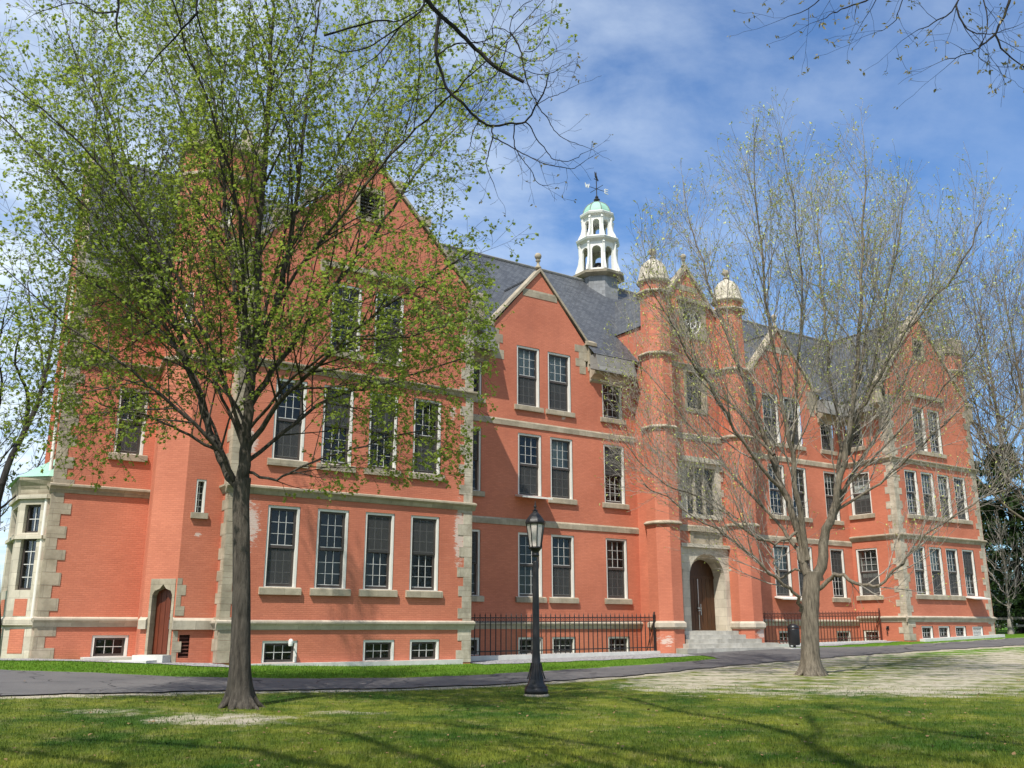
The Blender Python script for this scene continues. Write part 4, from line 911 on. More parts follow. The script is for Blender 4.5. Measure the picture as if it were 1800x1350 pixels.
# ------------------------------------------------------------------ trash can on a post
TX, TY = 38.9, 32.6; TZ = float(gz(TX, TY))
can = thing('trash_can', (TX, TY, TZ), 'black cylindrical litter bin on a thin post beside the steps, by the rusty fence', 'trash can')
mb = MB(); mb.lathe((TX, TY, TZ + .16), [(.24, 0), (.27, .03), (.29, .10), (.29, .75), (.285, .80)], 20); mb.build('body', BLACK_PLASTIC, can, True)
mb = MB(); mb.lathe((TX, TY, TZ + .97), [(.295, 0), (.30, .03), (.27, .12), (.20, .19), (.08, .23), (.01, .235)], 20); mb.build('lid', BLACK_PLASTIC, can, True)
mb = MB(); mb.tube([(TX + .05, TY + .33, TZ - .05), (TX + .05, TY + .33, TZ + 1.1)], .035, 8, True); mb.box(TX - .02, TX + .12, TY + .25, TY + .34, TZ + .5, TZ + .56); mb.box(TX - .05, TX + .05, TY - .05, TY + .05, TZ - .05, TZ + .17); mb.build('post', IRON, can)
mb = MB(); mb.box(TX - .6, TX + .7, TY - .35, TY + .5, TZ - .1, TZ + .04); o = mb.build('concrete_pad', CONC); tag(o, 'small flat concrete slab under the black litter bin', 'slab')

# ------------------------------------------------------------------ handrail at the far left, timber fence at the far right
hr = thing('handrail', (3.9, 38.6, .6), 'white tubular handrail behind the bay window at the left edge', 'handrail')
for z in (1.80, 1.42, 1.12):
    mb = MB(); mb.tube([(1.2, 39.6, z), (2.6, 39.0, z), (3.6, 38.6, z), (3.85, 38.5, z - .12)], .04, 6, True); mb.build('rail', WHITE, hr, True)
for x, y in ((1.3, 39.55), (2.6, 39.0), (3.6, 38.6)):
    mb = MB(); mb.tube([(x, y, .4), (x, y, 1.8)], .04, 6, True); mb.build('post', WHITE, hr, True)
tf = thing('timber_fence', (63, 37, 1.2), 'weathered grey post and rail fence beyond the right end of the building', 'fence')
for i in range(5):
    x, y = 60.5 + i * 2.4, 38.2 - i * 1.1; z = float(gz(x, y)); mb = MB(); mb.box(x - .1, x + .1, y - .1, y + .1, z - .2, z + 1.15); mb.build('post', TIMBER, tf)
    if i < 4:
        for h in (.45, .95):
            mb = MB(); mb.obox((x, y - .14, z + h), (2.4, -1.1, 0), (0, .05, 0), (0, 0, .15)); mb.build('rail', TIMBER, tf)

# ------------------------------------------------------------------ trees
def catmull(P, n=4):
    P = [Vector(p) for p in P]; out = []
    for i in range(len(P) - 1):
        a, b, c, d = P[max(i - 1, 0)], P[i], P[i + 1], P[min(i + 2, len(P) - 1)]
        for k in range(n):
            t = k / n; out.append(.5 * ((2 * b) + (c - a) * t + (2 * a - 5 * b + 4 * c - d) * t * t + (3 * b - 3 * c + d - a) * t ** 3))
    out.append(P[-1]); return out
class Tree:
    def __init__(s, seed): s.r = random.Random(seed); s.wood = MB(); s.trunk = MB(); s.tips = []; s.twigs = 0
    def rdir(s): 
        while True:
            v = Vector((s.r.uniform(-1, 1), s.r.uniform(-1, 1), s.r.uniform(-1, 1)))
            if .05 < v.length < 1: return v.normalized()
    def limb(s, pts, r0, r1, mb=None, n=8, jit=.0):
        p = catmull(pts, 4)
        for i in range(1, len(p) - 1): p[i] = p[i] + s.rdir() * jit
        m = len(p); rad = [r0 + (r1 - r0) * (i / (m - 1)) ** .8 for i in range(m)]
        (mb or s.wood).tube(p, rad, n); return p, rad
    def twig(s, p, d, L, r, lvl, prm):
        seg = prm['seg'][lvl]; n = max(2, int(L / seg)); pts = [p]; rad = [r]; q = p.copy(); d = d.normalized()
        for i in range(n):
            d = (d + s.rdir() * prm['wig'][lvl] + Vector((0, 0, prm['up'][lvl]))).normalized(); q = q + d * (L / n); pts.append(q); rad.append(max(r * (1 - .8 * (i + 1) / n), prm['rmin']))
        s.wood.tube(pts, rad, 4 if r > .02 else 3); s.twigs += 1
        if lvl + 1 < prm['levels']: s.children(pts, rad, L, lvl + 1, prm)
        else: 
            for i in range(1, len(pts)): s.tips.append((pts[i], (pts[i] - pts[i - 1]).normalized(), i == len(pts) - 1))
    def children(s, pts, rad, L, lvl, prm, t0=.2):
        sp = prm['space'][lvl]; cum = [0]
        for i in range(1, len(pts)): cum.append(cum[-1] + (pts[i] - pts[i - 1]).length)
        tot = cum[-1]; x = tot * t0 + s.r.uniform(0, sp)
        while x < tot:
            i = max(k for k in range(len(pts) - 1) if cum[k] <= x); f = (x - cum[i]) / max(1e-6, cum[i + 1] - cum[i])
            p = pts[i].lerp(pts[i + 1], f); d = (pts[i + 1] - pts[i]).normalized(); r = rad[i] + (rad[i + 1] - rad[i]) * f
            ax = d.cross(s.rdir())
            if ax.length > .05:
                ang = R(s.r.uniform(*prm['ang'][lvl])); nd = Matrix.Rotation(ang, 3, ax.normalized()) @ d
                nd = (nd + Vector((0, 0, prm['lift'][lvl]))).normalized()
                l = prm['len'][lvl] * s.r.uniform(.55, 1.25) * (1 - .35 * x / tot)
                if prm.get('ok') is not None:
                    for _ in range(3):
                        if prm['ok'](p + nd * l): break
                        l *= .55
                if prm.get('ok') is None or prm['ok'](p + nd * l):
                    s.twig(p, nd, l, min(r * .6, prm['rad'][lvl] * s.r.uniform(.8, 1.2)), lvl, prm)
            x += sp * s.r.uniform(.6, 1.4)
        if prm.get('ok') is None or prm['ok'](pts[-1] + (pts[-1] - pts[-2]).normalized() * prm['len'][lvl] * .6): s.twig(pts[-1], (pts[-1] - pts[-2]), prm['len'][lvl] * .7, min(rad[-1], prm['rad'][lvl]), lvl, prm)
def leaves(name, mat, items, template, faces, parent):
    """items: (position, axis, normal-ish, size); the template's leaf points along +X, its face looks along +Z"""
    n = len(items); k = len(template); T = np.array(template, float)
    P = np.array([i[0] for i in items], float); A = np.array([i[1] for i in items], float); Nn = np.array([i[2] for i in items], float); S = np.array([i[3] for i in items], float)
    A /= np.linalg.norm(A, axis=1)[:, None]; B = np.cross(Nn, A); B /= np.maximum(np.linalg.norm(B, axis=1), 1e-6)[:, None]; Cc = np.cross(A, B)
    V = P[:, None, :] + S[:, None, None] * (T[None, :, 0:1] * A[:, None, :] + T[None, :, 1:2] * B[:, None, :] + T[None, :, 2:3] * Cc[:, None, :])
    V = V.reshape(-1, 3); me = bpy.data.meshes.new(name)
    nl = sum(len(f) for f in faces); me.vertices.add(len(V)); me.vertices.foreach_set('co', V.astype(np.float32).ravel())
    base = np.concatenate([np.array(f) for f in faces]); idx = (base[None, :] + (np.arange(n) * k)[:, None]).ravel().astype(np.int32)
    me.loops.add(len(idx)); me.loops.foreach_set('vertex_index', idx)
    tot = np.tile(np.array([len(f) for f in faces], np.int32), n); st = np.concatenate([[0], np.cumsum(tot)[:-1]]).astype(np.int32)
    me.polygons.add(len(tot)); me.polygons.foreach_set('loop_start', st); me.polygons.foreach_set('loop_total', tot)
    me.update(calc_edges=True); me.materials.append(mat); o = bpy.data.objects.new(name, me); COL.objects.link(o)
    if parent is not None: link_to(o, parent)
    return o
MAPLE = [(0, 0, 0), (.25, .30, -.06), (.12, .52, -.16), (.42, .34, -.07), (.62, .46, -.16), (.68, .17, -.04), (1.0, 0, -.14), (.68, -.17, -.04), (.62, -.46, -.16), (.42, -.34, -.07), (.12, -.52, -.16), (.25, -.30, -.06)]
MAPLE_F = [(0, 6, 5, 4, 3, 2, 1), (0, 11, 10, 9, 8, 7, 6)]
BUD = [(0, 0, 0), (.4, .22, .05), (1, 0, 0), (.4, -.22, .05)]; BUD_F = [(0, 1, 2, 3)]
BARK_L = bark_mat('maple_bark', (.034, .029, .024), (.125, .108, .088)); BARK_R = bark_mat('grey_bark', (.075, .062, .047), (.27, .23, .175)); BARK_D = bark_mat('dark_bark', (.020, .018, .017), (.055, .050, .045))
TWIG_R = bark_mat('pale_twig_bark', (.20, .18, .155), (.45, .41, .36)); TWIG_B = bark_mat('brown_twig_bark', (.10, .085, .06), (.24, .20, .16))
LEAF_L = leaf_mat('young_maple_leaf', (.110, .165, .022), (.21, .27, .042), (.40, .50, .07), .47)
LEAF_R = leaf_mat('spring_bud', (.38, .44, .06), (.60, .62, .22), (.4, .45, .1), .3)
LEAF_B = leaf_mat('reddish_bud', (.20, .15, .06), (.30, .26, .09), (.35, .3, .1), .3)
def up_or(v): return v if v.length > .01 else Vector((0, 0, 1))
def leaf_cluster(tr, out, p, d, n, smin, smax, spread=.05):
    for _ in range(n):
        a = tr.rdir(); a = (a + d * .5 + Vector((0, 0, -.45))).normalized(); nn = (Vector((0, 0, 1)) + tr.rdir() * .7)
        out.append((p + tr.rdir() * tr.r.uniform(0, spread), a, nn, tr.r.uniform(smin, smax)))
def flare(mb, c, r, n=14, h=.55, seed=1):
    rr = random.Random(seed); ph = [rr.uniform(-.16, .16) for _ in range(n)]
    rings = []
    for t, k in ((-.25, 1.85), (0, 1.55), (.10, 1.34), (.25, 1.18), (h * .6, 1.06), (h, .985), (h + .35, .9)):
        rings.append([Vector(c) + Vector((math.cos(2 * math.pi * i / n), math.sin(2 * math.pi * i / n), 0)) * r * (k + ph[i] * (k - .95) * 2.2) + Vector((0, 0, t)) for i in range(n)])
    mb.loft(rings)
LEFT_LIMBS = [
    (0.205, 0.155, [(6.35, 18.95, 0.1), (6.3, 18.98, 0.77), (6.24, 19.03, 2.18), (6.17, 19.07, 3.31), (6.12, 19.11, 4.12), (6.13, 19.1, 4.59)]),
    (0.130, 0.030, [(6.07, 19.14, 4.36), (5.9, 19.52, 4.75), (5.69, 19.93, 5.46), (5.45, 20.36, 6.45), (5.06, 20.89, 7.82), (4.66, 21.43, 9.26), (4.27, 21.95, 10.63), (3.92, 22.45, 12.07), (3.48, 23.02, 13.73), (2.9, 23.67, 15.32)]),
    (0.190, 0.030, [(6.12, 19.1, 4.54), (6.11, 19.04, 5.3), (6.09, 18.97, 6.26), (6.09, 18.89, 7.23), (6.05, 18.83, 8.48), (5.99, 18.8, 10.04), (5.98, 18.72, 11.64), (5.95, 18.66, 13.44), (5.88, 18.62, 15.31), (5.82, 18.58, 16.79)]),
    (0.100, 0.025, [(6.12, 19.11, 6.79), (5.99, 19.51, 7.89), (5.81, 19.96, 9.32), (5.66, 20.38, 10.82), (5.53, 20.79, 12.87), (5.26, 21.29, 15.05), (5.03, 21.77, 17.04)]),
    (0.110, 0.025, [(6.17, 19.08, 7.04), (6.32, 18.67, 7.98), (6.43, 18.29, 8.91), (6.44, 17.99, 10.11), (6.43, 17.69, 11.45), (6.42, 17.4, 12.95), (6.4, 17.11, 14.61)]),
    (0.100, 0.025, [(6.12, 19.1, 6.04), (6.57, 19.0, 6.96), (7.2, 18.79, 8.04), (7.84, 18.55, 9.17), (8.52, 18.3, 10.34), (9.21, 18.04, 11.71), (9.89, 17.78, 12.83)]),
    (0.085, 0.020, [(6.15, 19.08, 5.19), (6.51, 18.34, 6.07), (7.0, 17.51, 6.8), (7.66, 16.57, 7.64), (8.31, 15.63, 8.22), (8.93, 14.71, 8.77), (9.62, 13.75, 9.13)]),
    (0.065, 0.020, [(6.13, 19.1, 4.89), (6.94, 19.09, 5.64), (7.89, 18.98, 6.5), (8.91, 18.82, 6.88), (9.97, 18.64, 7.33), (11.18, 18.36, 7.87)]),
    (0.045, 0.012, [(6.24, 19.03, 4.71), (6.58, 18.43, 4.52), (6.99, 17.8, 4.79), (7.61, 17.02, 5.02), (8.22, 16.25, 5.25), (8.81, 15.5, 5.3)]),
    (0.070, 0.020, [(5.96, 19.22, 4.54), (5.57, 19.07, 5.13), (5.01, 19.05, 5.59), (4.31, 19.12, 6.16), (3.57, 19.21, 6.66), (2.76, 19.35, 7.15), (1.89, 19.53, 7.86)]),
    (0.050, 0.014, [(5.62, 19.44, 5.19), (5.08, 19.66, 5.47), (4.43, 19.94, 5.8), (3.8, 20.21, 5.96), (3.17, 20.48, 6.17)]),
    (0.060, 0.020, [(4.99, 19.87, 7.17), (4.46, 20.95, 8.13), (3.77, 22.13, 9.02), (3.03, 23.35, 9.95), (2.3, 24.56, 11.25), (1.76, 25.65, 12.63)]),
    (0.060, 0.020, [(6.13, 19.1, 5.19), (5.59, 18.86, 6.41), (4.87, 18.74, 7.6), (4.06, 18.68, 8.89), (3.18, 18.67, 10.03), (2.25, 18.7, 10.89), (1.36, 18.69, 11.47)]),
    (0.060, 0.020, [(6.15, 19.09, 7.29), (6.65, 19.62, 9.11), (7.48, 19.93, 11.12), (8.37, 20.2, 13.32), (9.33, 20.42, 15.55), (10.11, 20.76, 17.61)]),
    (0.060, 0.020, [(6.16, 19.08, 7.42), (6.57, 17.98, 8.84), (7.05, 16.84, 9.83), (7.59, 15.66, 10.89), (8.01, 14.56, 11.52), (8.21, 13.61, 11.84)]),
    (0.060, 0.020, [(6.13, 19.1, 6.29), (6.19, 20.02, 8.33), (5.96, 21.14, 10.9), (5.32, 22.54, 13.61), (4.72, 23.9, 16.27), (4.17, 25.23, 19.01)]),
    (0.060, 0.020, [(6.15, 19.09, 7.04), (5.67, 18.45, 8.29), (5.22, 17.78, 9.72), (4.49, 17.31, 11.33), (3.71, 16.87, 12.47), (3.16, 16.27, 13.27)]),
    (0.050, 0.016, [(6.13, 19.1, 5.55), (6.67, 17.87, 6.59), (7.31, 16.57, 7.1), (7.91, 15.3, 6.99), (8.44, 14.08, 7.1), (8.74, 13.02, 7.49)]),
    (0.050, 0.016, [(6.13, 19.1, 5.55), (6.0, 20.24, 6.63), (5.46, 21.66, 7.4), (4.61, 23.28, 8.21), (4.01, 24.74, 9.23)]),
]
EXTRA_LEFT = [
    (0.060, 0.020, [(6.11, 19.12, 4.34), (5.95, 19.43, 4.8), (5.64, 19.84, 5.75), (5.13, 20.39, 7.18), (4.21, 21.22, 8.83), (3.12, 22.15, 10.57), (2.09, 23.05, 12.4), (1.18, 23.87, 14.65)]),
    (0.055, 0.018, [(6.12, 19.11, 5.07), (5.79, 19.05, 5.81), (5.29, 19.11, 6.66), (4.55, 19.33, 7.83), (3.49, 19.77, 9.26), (2.33, 20.27, 10.58), (1.38, 20.63, 11.65), (0.47, 20.97, 12.46)]),
    (0.050, 0.018, [(6.13, 19.1, 5.19), (5.77, 19.22, 6.27), (5.11, 19.54, 7.48), (4.49, 19.84, 8.73), (3.59, 20.32, 10.68), (2.76, 20.76, 12.7), (2.02, 21.13, 14.67)]),
]
LEFT_LIMBS += EXTRA_LEFT
RIGHT_LIMBS = [
    (0.360, 0.330, [(25.98, 21.15, 0.11), (25.99, 21.14, 0.93), (26.06, 21.1, 2.02), (26.15, 21.03, 2.94), (26.21, 20.99, 3.41)]),
    (0.240, 0.020, [(26.35, 20.9, 3.13), (26.5, 20.67, 4.25), (26.71, 20.39, 5.38), (27.11, 19.99, 7.11), (27.45, 19.62, 9.29), (27.74, 19.29, 12.15), (27.93, 19.04, 14.91), (28.16, 18.75, 17.77), (28.14, 18.63, 20.02), (27.92, 18.64, 20.9)]),
    (0.200, 0.020, [(26.08, 21.08, 3.32), (26.05, 21.3, 4.65), (25.86, 21.63, 6.23), (25.59, 22.01, 7.87), (25.31, 22.4, 9.77), (24.93, 22.85, 11.96), (24.51, 23.34, 14.24), (24.14, 23.79, 16.62), (23.95, 24.11, 19.1), (23.95, 24.32, 20.93)]),
    (0.150, 0.020, [(26.08, 21.08, 3.78), (25.73, 20.97, 5.37), (25.46, 20.81, 7.27), (25.02, 20.76, 9.59), (24.61, 20.69, 11.95), (24.31, 20.55, 14.58), (24.01, 20.4, 16.84), (23.74, 20.24, 18.46)]),
    (0.120, 0.020, [(26.74, 20.64, 4.83), (27.77, 20.35, 6.43), (29.08, 19.87, 8.52), (30.5, 19.32, 10.92), (31.73, 18.89, 13.46), (32.87, 18.53, 16.13), (33.8, 18.31, 18.95)]),
    (0.100, 0.015, [(26.36, 20.89, 2.85), (26.51, 20.27, 3.33), (26.6, 19.7, 3.05), (26.75, 19.08, 2.89), (27.02, 18.38, 3.4), (27.47, 17.57, 4.35), (28.27, 16.51, 5.28), (29.26, 15.34, 5.93)]),
    (0.090, 0.015, [(25.81, 21.26, 2.11), (25.33, 21.08, 2.71), (24.33, 21.25, 3.36), (23.14, 21.55, 4.34), (21.8, 21.95, 5.12), (20.18, 22.53, 6.07), (18.57, 23.11, 7.1)]),
    (0.100, 0.015, [(25.98, 21.15, 3.69), (25.98, 21.65, 4.58), (25.44, 22.52, 5.9), (24.66, 23.54, 7.59), (23.83, 24.6, 9.37), (22.94, 25.7, 11.23), (22.17, 26.71, 13.18)]),
    (0.110, 0.020, [(27.04, 20.44, 5.6), (27.79, 20.66, 7.68), (28.2, 21.1, 10.76), (28.7, 21.49, 14.32), (29.31, 21.8, 17.67), (29.89, 22.14, 21.27)]),
    (0.090, 0.020, [(27.71, 19.98, 8.58), (27.95, 18.86, 10.01), (28.4, 17.59, 11.8), (28.91, 16.29, 13.14), (29.02, 15.25, 14.65)]),
    (0.090, 0.020, [(27.49, 20.13, 7.37), (28.68, 19.64, 10.5), (29.79, 19.19, 14.27), (30.63, 18.93, 17.37), (31.32, 18.77, 20.15)]),
    (0.070, 0.012, [(25.85, 21.23, 4.73), (24.88, 21.41, 4.32), (23.81, 21.64, 4.75), (22.46, 22.06, 5.64), (21.12, 22.48, 6.14), (19.66, 22.98, 7.57)]),
    (0.090, 0.015, [(25.61, 21.4, 5.99), (24.16, 21.5, 7.24), (22.75, 21.58, 9.04), (21.21, 21.74, 11.01), (19.84, 21.8, 12.96), (18.79, 21.64, 14.67)]),
    (0.080, 0.015, [(25.37, 21.56, 7.37), (25.11, 22.76, 8.97), (24.61, 24.11, 10.9), (23.88, 25.63, 14.13), (23.97, 26.59, 16.88)]),
    (0.070, 0.012, [(26.89, 20.54, 5.31), (27.72, 19.53, 6.13), (28.6, 18.48, 7.23), (29.65, 17.33, 8.53), (30.54, 16.28, 9.82)]),
    (0.080, 0.015, [(25.94, 21.18, 7.37), (25.44, 20.37, 10.17), (25.04, 19.49, 13.34), (24.13, 18.96, 16.06), (23.64, 18.14, 17.88)]),
    (0.060, 0.012, [(26.23, 20.98, 3.22), (26.01, 21.47, 3.52), (25.76, 21.98, 3.16), (25.86, 22.26, 3.75), (25.92, 22.56, 4.35), (25.2, 23.39, 5.48), (24.11, 24.47, 6.84), (23.15, 25.45, 8.37)]),
    (0.060, 0.012, [(27.05, 20.43, 5.79), (27.64, 19.13, 7.23), (28.37, 17.74, 8.64), (29.06, 16.37, 10.0), (29.02, 15.5, 11.33)]),
    (0.080, 0.015, [(27.81, 19.92, 9.39), (29.73, 20.24, 12.78), (31.56, 20.62, 16.57), (33.12, 21.17, 20.24)]),
]
HANGING_LIMBS = [
    (0.034, 0.020, [(2.52, 8.54, 9.25), (3.22, 8.1, 8.57), (3.76, 7.77, 8.22), (4.0, 7.64, 8.04), (4.16, 7.55, 7.83), (4.29, 7.49, 7.71), (4.44, 7.42, 7.54), (4.56, 7.36, 7.41), (4.72, 7.28, 7.25), (4.95, 7.16, 7.12)]),
    (0.026, 0.006, [(4.11, 7.48, 7.75), (4.08, 7.47, 7.55), (4.07, 7.45, 7.24), (4.11, 7.39, 7.02), (4.14, 7.34, 6.85), (4.24, 7.24, 6.69), (4.35, 7.14, 6.51), (4.47, 7.03, 6.39), (4.59, 6.92, 6.4), (4.72, 6.8, 6.41), (4.79, 6.72, 6.56), (4.85, 6.65, 6.73), (4.87, 6.61, 6.89)]),
    (0.010, 0.004, [(4.1, 7.48, 7.29), (4.2, 7.47, 7.41), (4.32, 7.44, 7.5), (4.49, 7.38, 7.54), (4.66, 7.32, 7.63), (4.68, 7.35, 7.76), (4.79, 7.33, 7.79), (4.89, 7.32, 7.78)]),
    (0.010, 0.003, [(4.72, 7.07, 7.57), (4.82, 7.03, 7.38), (4.86, 7.03, 7.19), (4.93, 7.02, 6.96), (5.03, 6.98, 6.74), (5.11, 6.96, 6.65), (5.18, 6.94, 6.53), (5.3, 6.89, 6.43), (5.45, 6.82, 6.38)]),
    (0.008, 0.003, [(4.57, 7.17, 6.48), (4.55, 7.11, 6.33), (4.6, 6.99, 6.23), (4.71, 6.84, 6.08), (4.83, 6.67, 5.94), (5.02, 6.47, 5.85), (5.05, 6.37, 5.85)]),
    (0.007, 0.003, [(4.58, 7.17, 6.37), (4.57, 7.25, 6.19), (4.6, 7.31, 6.11), (4.7, 7.32, 5.92)]),
    (0.007, 0.003, [(4.85, 6.98, 6.54), (4.88, 6.92, 6.44), (4.91, 6.86, 6.3), (4.96, 6.79, 6.17), (5.01, 6.71, 6.04), (5.13, 6.59, 6.02), (5.2, 6.51, 6.08)]),
    (0.007, 0.003, [(4.76, 7.04, 6.51), (4.78, 7.09, 6.39), (4.82, 7.12, 6.29), (4.92, 7.12, 6.18), (5.01, 7.12, 6.11), (5.09, 7.12, 5.99), (5.19, 7.11, 5.98)]),
    (0.007, 0.003, [(4.19, 7.43, 6.91), (4.05, 7.43, 6.86), (3.92, 7.43, 6.72), (3.74, 7.46, 6.62), (3.65, 7.43, 6.4)]),
    (0.006, 0.003, [(4.46, 7.24, 6.54), (4.46, 7.33, 6.5), (4.46, 7.4, 6.39), (4.5, 7.46, 6.37)]),
    (0.007, 0.003, [(4.26, 7.38, 8.06), (4.32, 7.45, 7.96), (4.43, 7.51, 7.83), (4.54, 7.55, 7.7), (4.63, 7.61, 7.73)]),
    (0.006, 0.003, [(4.7, 7.08, 7.46), (4.65, 7.07, 7.26), (4.58, 7.07, 7.07), (4.46, 7.1, 6.87), (4.39, 7.1, 6.68), (4.35, 7.08, 6.53)]),
    (0.005, 0.003, [(4.85, 6.98, 7.12), (5.03, 6.98, 7.14), (5.21, 6.98, 7.23), (5.36, 7.0, 7.38)]),
    (0.005, 0.003, [(4.72, 7.07, 7.52), (4.69, 7.0, 7.67), (4.73, 6.88, 7.76), (4.78, 6.76, 7.79), (4.82, 6.64, 7.84)]),
    (0.005, 0.003, [(4.84, 6.99, 7.34), (4.98, 6.98, 7.42), (5.11, 6.97, 7.64), (5.18, 7.0, 7.78)]),
    (0.012, 0.004, [(3.12, 8.14, 7.53), (3.58, 7.89, 7.74), (3.8, 7.81, 7.78), (4.06, 7.69, 8.01), (4.2, 7.66, 8.25)]),
    (0.005, 0.003, [(4.48, 7.23, 7.45), (4.65, 7.19, 7.42), (4.81, 7.15, 7.39), (4.95, 7.13, 7.36), (5.14, 7.08, 7.4), (5.29, 7.05, 7.55)]),
    (0.005, 0.003, [(4.93, 6.93, 6.71), (5.01, 6.8, 6.77), (5.07, 6.68, 6.78), (5.1, 6.57, 6.79)]),
    (0.005, 0.003, [(4.21, 7.41, 6.9), (4.27, 7.45, 6.75), (4.43, 7.42, 6.75), (4.58, 7.4, 6.75)]),
    (0.005, 0.003, [(4.41, 7.28, 7.43), (4.47, 7.32, 7.32), (4.57, 7.33, 7.26), (4.74, 7.29, 7.27)]),
    (0.004, 0.002, [(5.01, 6.87, 6.91), (5.11, 6.89, 6.99), (5.18, 6.92, 7.1), (5.26, 6.95, 7.24)]),
]
EXTRA_HANGING = [
    (0.020, 0.006, [(0.87, 9.05, 8.65), (1.13, 8.94, 8.02), (1.25, 8.91, 7.66), (1.27, 8.96, 7.4), (1.34, 8.97, 7.27)]),
    (0.012, 0.004, [(1.23, 8.81, 7.45), (1.09, 9.02, 7.51), (0.9, 9.27, 7.7), (0.59, 9.6, 7.64)]),
    (0.016, 0.004, [(2.16, 8.19, 8.65), (1.93, 8.29, 7.94), (1.86, 8.29, 7.52), (1.9, 8.21, 7.18), (1.98, 8.11, 6.93), (2.06, 8.01, 6.72)]),
    (0.012, 0.004, [(1.9, 8.36, 7.45), (1.76, 8.54, 7.24), (1.61, 8.72, 7.0), (1.53, 8.85, 6.83)]),
    (0.012, 0.004, [(3.61, 7.21, 8.04), (3.72, 7.09, 7.52), (3.5, 7.19, 7.21), (3.22, 7.33, 6.96), (3.02, 7.41, 6.89), (2.83, 7.5, 6.94)]),
    (0.008, 0.003, [(3.54, 7.26, 7.26), (3.4, 7.47, 7.01), (3.22, 7.72, 6.89)]),
]
CORNER_LIMBS = [
    (0.050, 0.030, [(12.4, 3.12, 9.97), (11.21, 3.92, 9.17), (10.27, 4.55, 8.77), (9.76, 4.89, 9.17), (9.22, 5.25, 9.41), (8.67, 5.62, 9.57)]),
    (0.020, 0.004, [(10.17, 4.62, 8.82), (10.11, 4.73, 8.52), (10.07, 4.83, 8.33), (10.19, 4.82, 8.14), (10.4, 4.75, 8.0), (10.64, 4.66, 7.92)]),
    (0.014, 0.004, [(9.94, 4.77, 8.25), (9.69, 4.82, 8.03), (9.44, 4.87, 7.85), (9.12, 4.96, 7.71)]),
    (0.014, 0.004, [(9.76, 4.89, 9.17), (9.7, 5.05, 8.7), (9.55, 5.27, 8.54), (9.47, 5.45, 8.5)]),
    (0.012, 0.003, [(9.6, 5.0, 8.63), (9.57, 4.9, 8.25), (9.68, 4.7, 8.11), (9.85, 4.47, 8.15)]),
    (0.016, 0.004, [(9.22, 5.25, 9.41), (9.0, 5.46, 8.9), (8.75, 5.69, 8.74), (8.57, 5.87, 8.66), (8.49, 5.98, 8.6)]),
    (0.012, 0.003, [(8.78, 5.55, 9.53), (8.52, 5.8, 8.99), (8.27, 6.05, 8.69), (8.09, 6.25, 8.6)]),
    (0.009, 0.003, [(9.2, 5.26, 9.17), (9.14, 5.39, 8.72), (9.1, 5.5, 8.49), (9.01, 5.64, 8.43)]),
    (0.009, 0.003, [(9.86, 4.83, 9.01), (9.81, 4.78, 8.35), (9.62, 4.83, 7.93), (9.61, 4.75, 7.73)]),
]
EDGE_LIMBS = [
    (0.260, 0.220, [(3.99, 37.03, 0.2), (4.04, 37.03, 1.28), (3.73, 37.24, 3.56), (3.54, 37.37, 5.52), (3.56, 37.35, 6.52)]),
    (0.200, 0.050, [(3.56, 37.35, 5.92), (3.88, 37.62, 7.62), (4.37, 37.77, 9.18), (4.64, 38.07, 10.58), (4.81, 38.44, 12.27), (4.82, 38.92, 13.8)]),
    (0.130, 0.030, [(4.13, 36.97, 8.68), (3.96, 36.28, 9.67), (3.41, 35.85, 10.54), (3.36, 35.08, 11.37)]),
    (0.150, 0.040, [(3.54, 37.37, 5.52), (3.11, 37.65, 7.54), (3.07, 37.68, 8.79), (2.52, 38.05, 10.91)]),
    (0.070, 0.020, [(3.58, 37.34, 5.52), (4.02, 37.95, 6.02), (4.5, 38.53, 6.54), (4.88, 39.17, 7.29), (5.17, 39.89, 8.31)]),
    (0.100, 0.030, [(4.5, 36.72, 10.05), (4.37, 37.61, 11.54), (4.04, 38.63, 13.11), (3.79, 39.61, 14.75)]),
    (0.080, 0.030, [(3.07, 37.68, 8.37), (3.18, 36.81, 9.67), (2.87, 36.21, 10.95), (2.83, 35.43, 11.99)]),
]
CANOPY_LIMBS = [
    (0.120, 0.050, [(2.67, 1.9, 12.0), (2.58, 2.74, 12.67), (3.28, 3.95, 13.33), (3.89, 4.93, 14.0), (4.34, 6.51, 14.67), (4.44, 8.35, 15.34), (5.36, 11.17, 16.05)]),
    (0.060, 0.030, [(2.89, 3.68, 14.0), (4.15, 4.65, 14.75), (5.55, 6.09, 15.5)]),
    (0.120, 0.040, [(2.12, 2.99, 10.5), (2.04, 4.27, 11.2), (1.72, 5.68, 11.9), (1.25, 6.88, 12.6), (0.79, 8.06, 13.3), (0.06, 9.45, 14.02)]),
    (0.110, 0.040, [(6.05, 1.76, 13.0), (5.68, 2.28, 13.6), (5.74, 3.32, 14.2), (5.8, 4.25, 14.8), (6.46, 5.28, 15.4), (7.57, 7.48, 16.0)]),
    (0.070, 0.030, [(0.86, 4.4, 11.0), (0.8, 5.65, 11.67), (0.61, 6.3, 12.33), (-0.26, 6.75, 13.0)]),
    (0.120, 0.050, [(-0.87, 5.86, 10.0), (-1.61, 7.07, 10.75), (-2.23, 8.51, 11.5), (-3.27, 9.33, 12.25), (-4.82, 10.32, 13.03)]),
    (0.100, 0.050, [(-3.03, 6.85, 10.0), (-3.6, 8.48, 10.67), (-4.44, 9.43, 11.33), (-5.66, 10.83, 12.03)]),
    (0.090, 0.040, [(-0.44, 4.28, 10.0), (-0.51, 6.14, 11.0), (-0.94, 7.25, 12.0), (-1.19, 9.08, 13.0), (-2.3, 10.24, 14.03)]),
    (0.060, 0.030, [(3.21, 1.07, 12.0), (4.05, 2.18, 12.5), (3.89, 2.86, 13.0)]),
]

